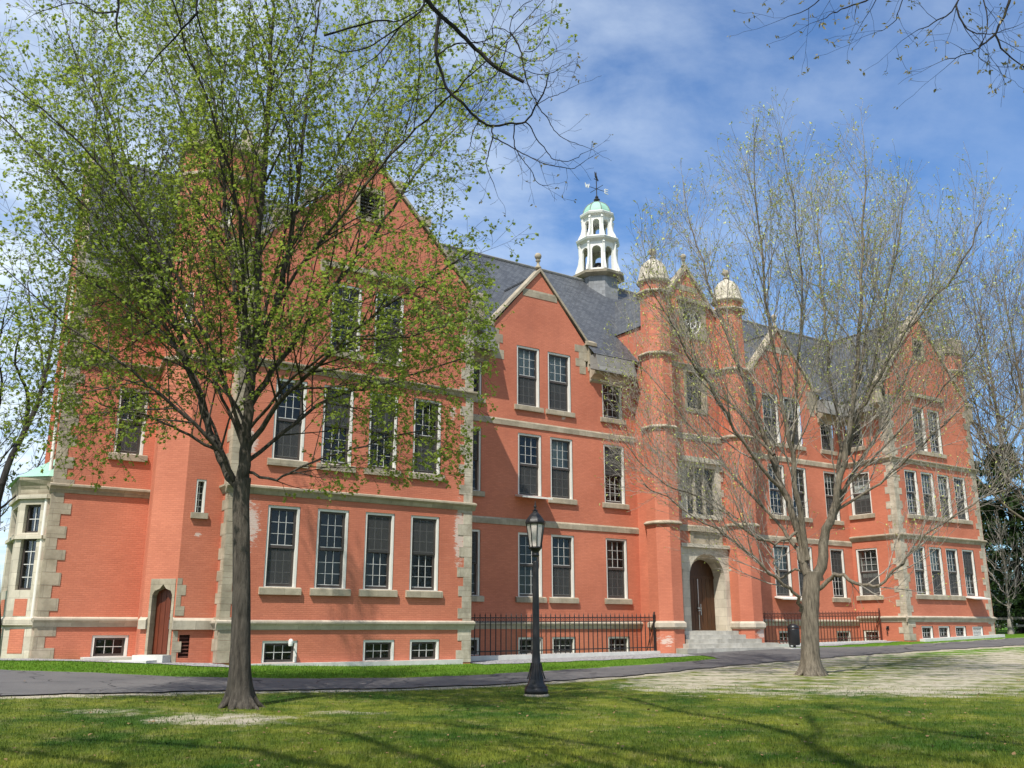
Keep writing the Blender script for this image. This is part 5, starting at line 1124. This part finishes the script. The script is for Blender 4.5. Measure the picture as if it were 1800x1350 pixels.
def trunk_with_roots(tr, pts, r0, r1, seed, n=18):
    p = catmull(pts, 7); m = len(p); b = p[0]; rr = random.Random(seed); ph = [rr.uniform(0, 6.28) for _ in range(4)]; rings = []
    p = [b - Vector((0, 0, .3))] + p
    for i, q in enumerate(p):
        h = q.z - b.z; f = max(0, i - 1) / (m - 1); r = (r0 + (r1 - r0) * f ** .8) * (1 + .62 * math.exp(-max(h, 0) / .26) + .10 * math.exp(-max(h, 0) / 1.2)); lob = .30 * math.exp(-max(h, 0) / .35) + .035
        rings.append([q + Vector((math.cos(a), math.sin(a), 0)) * r * (1 + lob * (.6 * math.sin(5 * a + ph[0]) + .4 * math.sin(3 * a + ph[1] + h)) + .03 * math.sin(2 * a + ph[2] + h * 1.3)) for a in [2 * math.pi * k / n for k in range(n)]])
    tr.trunk.loft(rings)
    for k in range(6):
        a = 1.05 * k + rr.uniform(-.3, .3); o = Vector((math.cos(a), math.sin(a), 0)); l = rr.uniform(.2, .45)
        pts2 = [b + o * r0 * 1.1 + Vector((0, 0, .16))] + [Vector((*(b + o * (r0 * 1.1 + l * t))[:2], 0)) + Vector((0, 0, float(gz((b + o * (r0 * 1.1 + l * t)).x, (b + o * (r0 * 1.1 + l * t)).y)) + z)) for t, z in ((.45, .04), (1.0, -.06))]
        tr.trunk.tube(catmull(pts2, 3), [.075 - .055 * j / 6 for j in range(7)], 7)
    return p[1:], None
def finish(tr, name_root, bark, twigmat=None, trunk_name='trunk'):
    if tr.trunk.v: tr.trunk.build(trunk_name, bark, name_root, True)
    if tr.wood.v: tr.wood.build('branches', twigmat or bark, name_root, True)

# --- leafing maple on the left
def in_crown(p):
    l = (p.x - 6.35) * rt.x + (p.y - 18.95) * rt.y
    return -6.6 < l < np.interp(p.z, [4, 6, 8.6, 9.5, 10.2, 11.5, 13], [4.1, 4.9, 4.9, 5.6, 6.9, 6.8, 6.2]) and p.z > 4.05 + .10 * abs(l)
tm = Tree(11); root = thing('maple_tree', (6.35, 18.95, .1), 'tall maple with a dark trunk and fresh green leaves on the lawn at left', 'tree')
prm = dict(levels=4, seg=[0, .6, .4, .2], wig=[0, .10, .16, .2], up=[0, .05, .05, .03], space=[0, .50, .30, .16], len=[0, 3.6, 1.5, .62], rad=[0, .030, .011, .0055], ang=[0, (18, 42), (26, 55), (30, 65)], lift=[0, .14, .10, .06], rmin=.0034, ok=in_crown)
prm_low = dict(prm, space=[0, .27, .24, .145], len=[0, 2.4, 1.3, .6], ang=[0, (25, 60), (30, 65), (30, 70)], up=[0, .0, .0, .0], lift=[0, -.02, -.05, -.08])
for j, (r0, r1, pts) in enumerate(LEFT_LIMBS):
    pts = list(pts)
    while j and len(pts) > 4 and not in_crown(Vector(pts[-1])): pts.pop()
    k = 1 if j == 0 else .76
    p, rad = trunk_with_roots(tm, pts, r0, r1, 4) if j == 0 else tm.limb(pts, r0 * k, r1 * k, tm.trunk, 8, .03)
    if j: tm.children(p, rad, 0, 1, prm_low if j in (6, 7, 8, 9, 10, 11, 17, 18) else prm, .12 if j in (7, 8, 9, 10) else .16)
finish(tm, root, BARK_L)
L = []
for p, d, tip in tm.tips:
    if tip or tm.r.random() < .62: leaf_cluster(tm, L, p, d, 5 if tip else tm.r.choice((2, 2, 3, 4)), .040, .088, .08)
leaves('foliage', LEAF_L, L, MAPLE, MAPLE_F, root)
print('maple', tm.twigs, len(L))

# --- bare budding tree on the right
def in_crown_right(p):
    l = ((p.x - 25.99) * rt.x + (p.y - 21.14) * rt.y) * 1.05
    top = np.interp(l, [-7.5, -7.0, -6.5, -5.1, -3.8, -1.1, 1.0, 3.3, 5.3, 7.2, 7.8, 8.6], [6, 10.4, 15.2, 17.5, 19.8, 20.4, 20.0, 21.4, 19.8, 17.5, 15.4, 6])
    return p.z < top - 1.3 + .6 * math.sin(p.x * 5 + p.y * 3) and p.z > 1.9 + .15 * abs(l)
tr_ = Tree(23); root = thing('budding_tree', (25.99, 21.14, .11), 'grey many-stemmed tree, bare but for pale buds, in front of the right wing', 'tree')
prm = dict(levels=4, seg=[0, .6, .4, .3], wig=[0, .13, .17, .2], up=[0, .09, .08, .06], space=[0, .31, .25, .25], len=[0, 3.5, 1.4, .65], rad=[0, .024, .011, .0065], ang=[0, (18, 48), (22, 52), (25, 60)], lift=[0, .16, .12, .1], rmin=.0046, ok=in_crown_right)
for j, (r0, r1, pts) in enumerate(RIGHT_LIMBS):
    pts = list(pts)
    while j and len(pts) > 3 and not in_crown_right(Vector(pts[-1]) + Vector((0, 0, 1.3))): pts.pop()
    p, rad = trunk_with_roots(tr_, pts, r0 * .76, r1 * .82, 9) if j == 0 else tr_.limb(pts, r0 * .82, r1, tr_.trunk, 8, .07)
    if j: tr_.children(p, rad, 0, 1, prm, .16)
finish(tr_, root, BARK_R, TWIG_R)
L = []
for p, d, tip in tr_.tips:
    if tr_.r.random() < (.72 if tip else .10):
        leaf_cluster(tr_, L, p, d, tr_.r.choice((2, 2, 3)) if p.z > 9 else 1, .05, .11 if p.z < 12 else .135, .06)
leaves('foliage', LEAF_R, L, BUD, BUD_F, root)
print('budding', tr_.twigs, len(L))

# --- tree overhead: its trunk stands behind the camera, one bough hangs into view, the rest only throws shadows
to = Tree(31); root = thing('overhanging_tree', (-1.2, -3.2, 0), 'dark leafless bough with small buds hanging from the top edge, left of the cupola', 'tree')
to.limb([(-1.2, -3.2, -.2), (-1.1, -3.0, 3), (-.6, -2.4, 7), (.2, -1.2, 10), (.6, .4, 13)], .42, .16, to.trunk, 12)
prm = dict(levels=3, seg=[0, .09, .06], wig=[0, .3, .35], up=[0, .02, .04], space=[0, .15, .12], len=[0, .34, .15], rad=[0, .0034, .002], ang=[0, (30, 75), (30, 75)], lift=[0, .0, .05], rmin=.0015)
h0 = HANGING_LIMBS[0][2][0]
for k in (0, 2, 4): e0 = EXTRA_HANGING[k][2][0]; to.limb([(.2, -1.2, 10), Vector((.2, -1.2, 10)).lerp(Vector(e0), .5), e0], .05, .02, to.trunk, 6)
to.limb([(-.5, -2.2, 7.4), Vector((-.5, -2.2, 7.4)).lerp(Vector(h0), .5) + Vector((0, 0, .35)), h0], .09, .036, to.trunk, 8)
for j, (r0, r1, pts) in enumerate(HANGING_LIMBS + EXTRA_HANGING):
    p, rad = to.limb(pts, r0 * (.85 if j < 2 else 1.0), r1, to.wood, 6, .006)
    to.children(p, rad, 0, 1, prm, .3 if j < 2 else .15)
hang_tips = list(to.tips); to.tips = []
prm2 = dict(levels=3, seg=[0, .4, .3], wig=[0, .2, .25], up=[0, .03, .02], space=[0, .36, .30], len=[0, 2.4, 1.0], rad=[0, .030, .014], ang=[0, (30, 60), (30, 65)], lift=[0, .1, .05], rmin=.005)
for r0, r1, pts in CANOPY_LIMBS:
    a = Vector((.2, -1.2, 10)) if pts[0][2] < 12.5 else Vector((.6, .4, 13))
    p, rad = to.limb([a] + list(pts), r0 * 1.45, r1 * 1.5, to.wood, 7, .05); to.children(p, rad, 0, 1, prm2, .3)
finish(to, root, BARK_D)
L = []
for p, d, tip in hang_tips:
    if tip and to.r.random() < .35: leaf_cluster(to, L, p, d, to.r.choice((2, 3, 4)), .025, .05, .02)
for p, d, tip in to.tips:
    if tip and to.r.random() < .8: leaf_cluster(to, L, p, d, 2, .05, .1, .05)
leaves('foliage', LEAF_B, L, BUD, BUD_F, root)

tc_ = Tree(37); root = thing('overhanging_tree', (14, -3, 0), 'budding branches of a tree hanging into the top right corner of the sky', 'tree')
tc_.limb([(14, -3, -.2), (13.8, -2.6, 3), (13.2, -1.2, 6.5), (12.9, -.2, 8.6)], .3, .10, tc_.trunk, 10)
c0 = CORNER_LIMBS[0][2][0]; tc_.limb([(13.2, -1.2, 6.5), Vector((13.2, -1.2, 6.5)).lerp(Vector(c0), .5) + Vector((0, 0, .4)), c0], .1, .05, tc_.wood, 8)
prm = dict(levels=3, seg=[0, .14, .10], wig=[0, .22, .3], up=[0, .0, .02], space=[0, .22, .16], len=[0, .75, .28], rad=[0, .006, .003], ang=[0, (25, 60), (30, 70)], lift=[0, -.02, 0], rmin=.0018)
for r0, r1, pts in CORNER_LIMBS:
    p, rad = tc_.limb(pts, r0, r1, tc_.wood, 6, .01)
    if r0 < .04: tc_.children(p, rad, 0, 1, prm, .2)
finish(tc_, root, BARK_D)
L = []
for p, d, tip in tc_.tips:
    if tip and tc_.r.random() < .95: leaf_cluster(tc_, L, p, d, tc_.r.choice((3, 4, 6)), .03, .06, .03)
leaves('foliage', LEAF_B, L, BUD, BUD_F, root)

# --- background trees
def auto_tree(name, label, base, H, seed, bark, spread=.38, nl=9, r=.25, prm=None, buds=None, bud=(.4, .06, .12, 2), first=.28, group=None, twig=None):
    t = Tree(seed); root = thing(name, base, label, 'tree', group); B = Vector(base); lean = Vector((t.r.uniform(-.05, .05), t.r.uniform(-.05, .05), 0))
    top = B + Vector((0, 0, H * .85)) + lean * H
    tp = [B - Vector((0, 0, .3)), B + (top - B) * .3 + t.rdir() * H * .01, B + (top - B) * .65 + t.rdir() * H * .02, top]
    p, rad = t.limb(tp, r, r * .12, t.trunk, 9); flare(t.trunk, B, r, 10, seed=seed); t.children(p, rad, 0, 1, prm, first)
    for i in range(nl):
        f = first + (.8 - first) * (i / nl) ** 1.1; s = B + (top - B) * f; a = 2.4 * i + t.r.uniform(-.4, .4); l = H * spread * (1.15 - f) * t.r.uniform(.8, 1.15)
        o = Vector((math.cos(a), math.sin(a), 0)); pts = [s, s + o * l * .4 + Vector((0, 0, l * .35)), s + o * l * .75 + Vector((0, 0, l * .85)), s + o * l + Vector((0, 0, l * 1.4))]
        q, rd = t.limb(pts, r * .42 * (1.1 - f), .02, t.trunk, 6, .08); t.children(q, rd, 0, 1, prm, .15)
    finish(t, root, bark, twig or bark)
    if buds:
        L = []
        for p_, d_, tip in t.tips:
            if t.r.random() < bud[0]: leaf_cluster(t, L, p_, d_, bud[3], bud[1], bud[2], .12)
        leaves('foliage', buds, L, BUD, BUD_F, root)
    return root
PF = dict(levels=3, seg=[0, .7, .4], wig=[0, .16, .2], up=[0, .08, .06], space=[0, .8, .55], len=[0, 2.8, 1.2], rad=[0, .035, .016], ang=[0, (20, 50), (25, 55)], lift=[0, .15, .1], rmin=.010)
LEAF_N = leaf_mat('conifer_needle', (.020, .046, .010), (.055, .100, .022), (.07, .12, .03), .25)
LEAF_G = leaf_mat('distant_leaf', (.06, .085, .02), (.13, .14, .045), (.2, .22, .06), .35)
te = Tree(41); root = thing('dark_tree', (1.2, 38, .7), 'dark forked tree trunk at the left edge, beside the bay window', 'tree')
prm = dict(levels=3, seg=[0, .5, .3], wig=[0, .2, .22], up=[0, .05, .04], space=[0, .8, .5], len=[0, 2.2, .9], rad=[0, .025, .012], ang=[0, (25, 55), (30, 60)], lift=[0, .1, .08], rmin=.008)
for j, (r0, r1, pts) in enumerate(EDGE_LIMBS):
    p, rad = te.limb([(q[0] - .22, q[1] + .15, q[2]) for q in pts], r0 * .66, r1 * .8, te.trunk, 8, .03)
    if j: te.children(p, rad, 0, 1, prm, .3)
te.trunk.raw(te.wood.v, te.wood.f); te.wood = MB()      # few twigs: they stay in the trunk's mesh
finish(te, root, BARK_D)
L = []
for p, d, tip in te.tips:
    if te.r.random() < .05: leaf_cluster(te, L, p, d, 3, .05, .09, .12)
leaves('foliage', LEAF_G, L, BUD, BUD_F, root)
auto_tree('background_tree', 'brownish budding tree far behind the left end of the building', (1.0, 62, 1.1), 20, 51, BARK_D, buds=LEAF_G, prm=PF, bud=(.8, .18, .34, 6))
auto_tree('background_tree', 'olive leafy tree at the far left, low behind the dark forked trunk', (-3.5, 56, 1.0), 15, 52, BARK_D, buds=LEAF_G, prm=PF, bud=(.85, .2, .36, 7))
auto_tree('background_tree', 'thin budding tree far off at the left edge of the sky', (4.0, 75, 1.0), 21, 57, BARK_D, buds=LEAF_G, prm=PF, bud=(.7, .16, .3, 5))
# right side: tall bare trees, conifers, a small pale-trunked tree
auto_tree('bare_tree', 'tall bare grey tree rising behind the conifers at the right edge', (69.5, 37.5, 1.3), 30, 61, BARK_R, prm=dict(PF, levels=4, seg=[0, .8, .5, .4], wig=[0, .14, .18, .2], up=[0, .08, .06, .05], space=[0, .6, .5, .5], len=[0, 4.2, 1.9, .9], rad=[0, .045, .02, .011], ang=[0, (20, 48), (24, 52), (28, 58)], lift=[0, .15, .1, .08]), r=.3, nl=16, buds=LEAF_B, bud=(.25, .1, .18, 2), twig=TWIG_B)
auto_tree('bare_tree', 'tall bare tree at the extreme right edge, in front of the conifers', (60.6, 31.4, 1.2), 25, 63, BARK_R, prm=dict(PF, levels=4, seg=[0, .8, .5, .4], wig=[0, .14, .18, .2], up=[0, .08, .06, .05], space=[0, .7, .5, .5], len=[0, 3.8, 1.7, .8], rad=[0, .04, .018, .010], ang=[0, (20, 48), (24, 52), (28, 58)], lift=[0, .15, .1, .08]), r=.26, nl=14, buds=LEAF_B, bud=(.2, .1, .16, 2), twig=TWIG_B)
auto_tree('small_tree', 'small pale-trunked tree by the timber fence at the right end', (63.6, 35.2, 1.25), 7.5, 65, TWIG_R, prm=dict(PF, len=[0, 1.8, .8], space=[0, .5, .4], rmin=.012), r=.13, nl=9, first=.22, spread=.5, buds=LEAF_G, bud=(.3, .07, .13, 2))
def conifer(label, base, H, Rr, seed):
    t = Tree(seed); root = thing('conifer', base, label, 'tree', None); B = Vector(base)
    t.limb([B - Vector((0, 0, .3)), B + Vector((.1, 0, H * .5)), B + Vector((0, .1, H))], .32, .04, t.trunk, 8); L = []
    z = H * .07
    while z < H * .98:
        k = 1 - z / H; n = 6 if k > .3 else 4
        for i in range(n):
            a = t.r.uniform(0, 2 * math.pi); l = Rr * (k ** .75) * t.r.uniform(.65, 1.15) + .3; o = Vector((math.cos(a), math.sin(a), 0)); s = B + Vector((0, 0, z))
            pts = [s, s + o * l * .4 + Vector((0, 0, l * .02)), s + o * l * .75 - Vector((0, 0, l * .10)), s + o * l - Vector((0, 0, l * .06))]
            p, rd = t.limb(pts, .05, .012, t.wood, 4)
            for q in range(2, len(p)):
                w = (.25 + .8 * q / len(p)) * min(1, l / 3)
                for _ in range(9):
                    off = Vector((t.r.gauss(0, .4 * w), t.r.gauss(0, .4 * w), t.r.gauss(-.10, .12)))
                    L.append((p[q] + off, (o + t.rdir() * .9 + Vector((0, 0, -.25))), Vector((0, 0, 1)) + t.rdir() * .6, t.r.uniform(.22, .45)))
        z += .42
    finish(t, root, BARK_D); leaves('foliage', LEAF_N, L, BUD, BUD_F, root)
conifer('large dark green conifer right of the building, nearest the right wing', (67.6, 36.3, 1.3), 13.5, 4.6, 71)
conifer('dark green conifer half cut off by the right edge, behind the bare tree', (70.5, 33.5, 1.3), 13, 4.6, 72)
conifer('lower dark conifer farther back between the right wing and the large conifer', (80, 46, 1.4), 15, 4.4, 73)
conifer('distant dark conifer at far left behind the dark forked trunk', (-6, 66, 1), 13, 4, 74)

# hedges far behind, closing the view to the horizon on both sides
def hedge(label, x0, y0, x1, y1, h, n, seed, mat):
    t = Tree(seed); L = []
    for _ in range(n):
        f = t.r.random(); p = Vector((x0 + (x1 - x0) * f, y0 + (y1 - y0) * f, 0)) + Vector((t.r.gauss(0, 1.2), t.r.gauss(0, 1.2), 0)); p.z = float(gz(p.x, p.y)) + h * (t.r.random() ** .8) * (.72 + .28 * math.sin(f * 23))
        L.append((p, t.rdir(), Vector((0, 0, 1)) + t.rdir(), t.r.uniform(.3, .6)))
    o = leaves('hedge', mat, L, BUD, BUD_F, None); tag(o, label, 'hedge', None, 'stuff')
hedge('dark green hedge along the far right behind the timber fence', 62, 62, 120, 34, 5, 9000, 81, LEAF_N)
hedge('dark mixed hedge far off at the left edge', -40, 70, 8, 95, 6, 9000, 82, LEAF_G)

# ------------------------------------------------------------------ grass blades
def blades(name, n, dmin, dmax, h0, h1, w, mat, seed, cond, label):
    rs = np.random.RandomState(seed); u = rs.rand(n); d = 1 / ((1 - u) / dmin + u / dmax) if True else 0
    l = (rs.rand(n) * 2 - 1) * d * .60; X = fw.x * d + rt.x * l; Y = fw.y * d + rt.y * l
    k = cond(X, Y) & (rs.rand(n) > dirt_mask(X, Y) * 1.25 - .12); X, Y = X[k], Y[k]; n = len(X); Z = gz(X, Y) - .005
    a = rs.rand(n) * 2 * np.pi; h = h0 + (h1 - h0) * rs.rand(n) ** 1.5; W = w * (.6 + .8 * rs.rand(n)); ln = h * .7 * rs.rand(n); b = rs.rand(n) * 2 * np.pi
    V = np.empty((n, 3, 3), np.float32)
    V[:, 0] = np.stack([X - np.cos(a) * W, Y - np.sin(a) * W, Z], 1); V[:, 1] = np.stack([X + np.cos(a) * W, Y + np.sin(a) * W, Z], 1); V[:, 2] = np.stack([X + np.cos(b) * ln, Y + np.sin(b) * ln, Z + h], 1)
    me = bpy.data.meshes.new(name); me.vertices.add(3 * n); me.vertices.foreach_set('co', V.ravel()); me.loops.add(3 * n); me.loops.foreach_set('vertex_index', np.arange(3 * n, dtype=np.int32))
    me.polygons.add(n); me.polygons.foreach_set('loop_start', np.arange(0, 3 * n, 3, dtype=np.int32)); me.polygons.foreach_set('loop_total', np.full(n, 3, np.int32)); me.update(calc_edges=True)
    me.materials.append(mat); o = bpy.data.objects.new(name, me); COL.objects.link(o); tag(o, label, 'grass', None, 'stuff')
m, nt, bs = newmat('grass_blade'); out = nt.nodes['Material Output']; c = grass_colour(nt, 1.25); nt.links.new(c, bs.inputs['Base Color']); bs.inputs['Roughness'].default_value = .6; bs.inputs['Specular IOR Level'].default_value = .2
trn = node(nt, 'ShaderNodeBsdfTranslucent'); nt.links.new(c, trn.inputs['Color']); mx = node(nt, 'ShaderNodeMixShader'); mx.inputs[0].default_value = .35; nt.links.new(bs.outputs[0], mx.inputs[1]); nt.links.new(trn.outputs[0], mx.inputs[2]); nt.links.new(mx.outputs[0], out.inputs[0])
blades('grass', 190000, 9.0, 27, .022, .078, .0065, m, 1, lambda X, Y: Y < path_near(X) - .02, 'patchy green and straw coloured lawn in the foreground')
def strip(X, Y):
    ok = (Y > path_far(X) + .02) & (Y < 34.2) & (X > -4) & (X < 75)
    ok &= ~((X > 19.9) & (X < 31.4) & (Y > 31.4)); ok &= ~((X > 30.3) & (X < 41)); ok &= ~((X > 41) & (X < 48.3) & (Y > 32.75)); ok &= ~((X < 10.2) & (Y > np.interp(X, [3.4, 5, 8, 10.2], [34.0, 33.5, 32.2, 30.7])))
    ok &= ~((X > 9.9) & (X < 19.9) & (Y > 32.2)); ok &= ~((X > 48.3) & (X < 57.4) & (Y > 32.1)); return ok
blades('grass', 150000, 24, 70, .03, .085, .011, m, 2, strip, 'bright green strip of grass between the path and the building')
rs = random.Random(99); L = []
for _ in range(900):
    d = rs.uniform(9.5, 30); l = rs.uniform(-.58, .58) * d; x = fw.x * d + rt.x * l; y = fw.y * d + rt.y * l
    if path_near(x) < y < path_far(x) and rs.random() < .8: continue
    L.append((Vector((x, y, float(gz(x, y)) + .035)), Vector((rs.uniform(-1, 1), rs.uniform(-1, 1), .1)), Vector((rs.uniform(-.4, .4), rs.uniform(-.4, .4), 1)), rs.uniform(.03, .075)))
o = leaves('leaf_litter', plain('dead_leaf', (.20, .12, .055), .9, .5, 1.5, bstr=0), L, MAPLE, MAPLE_F, None); tag(o, 'scattered brown dead leaves lying on the grass and path', 'leaf litter', None, 'stuff')
print('polys', sum(len(o.data.polygons) for o in bpy.data.objects if o.type == 'MESH'))
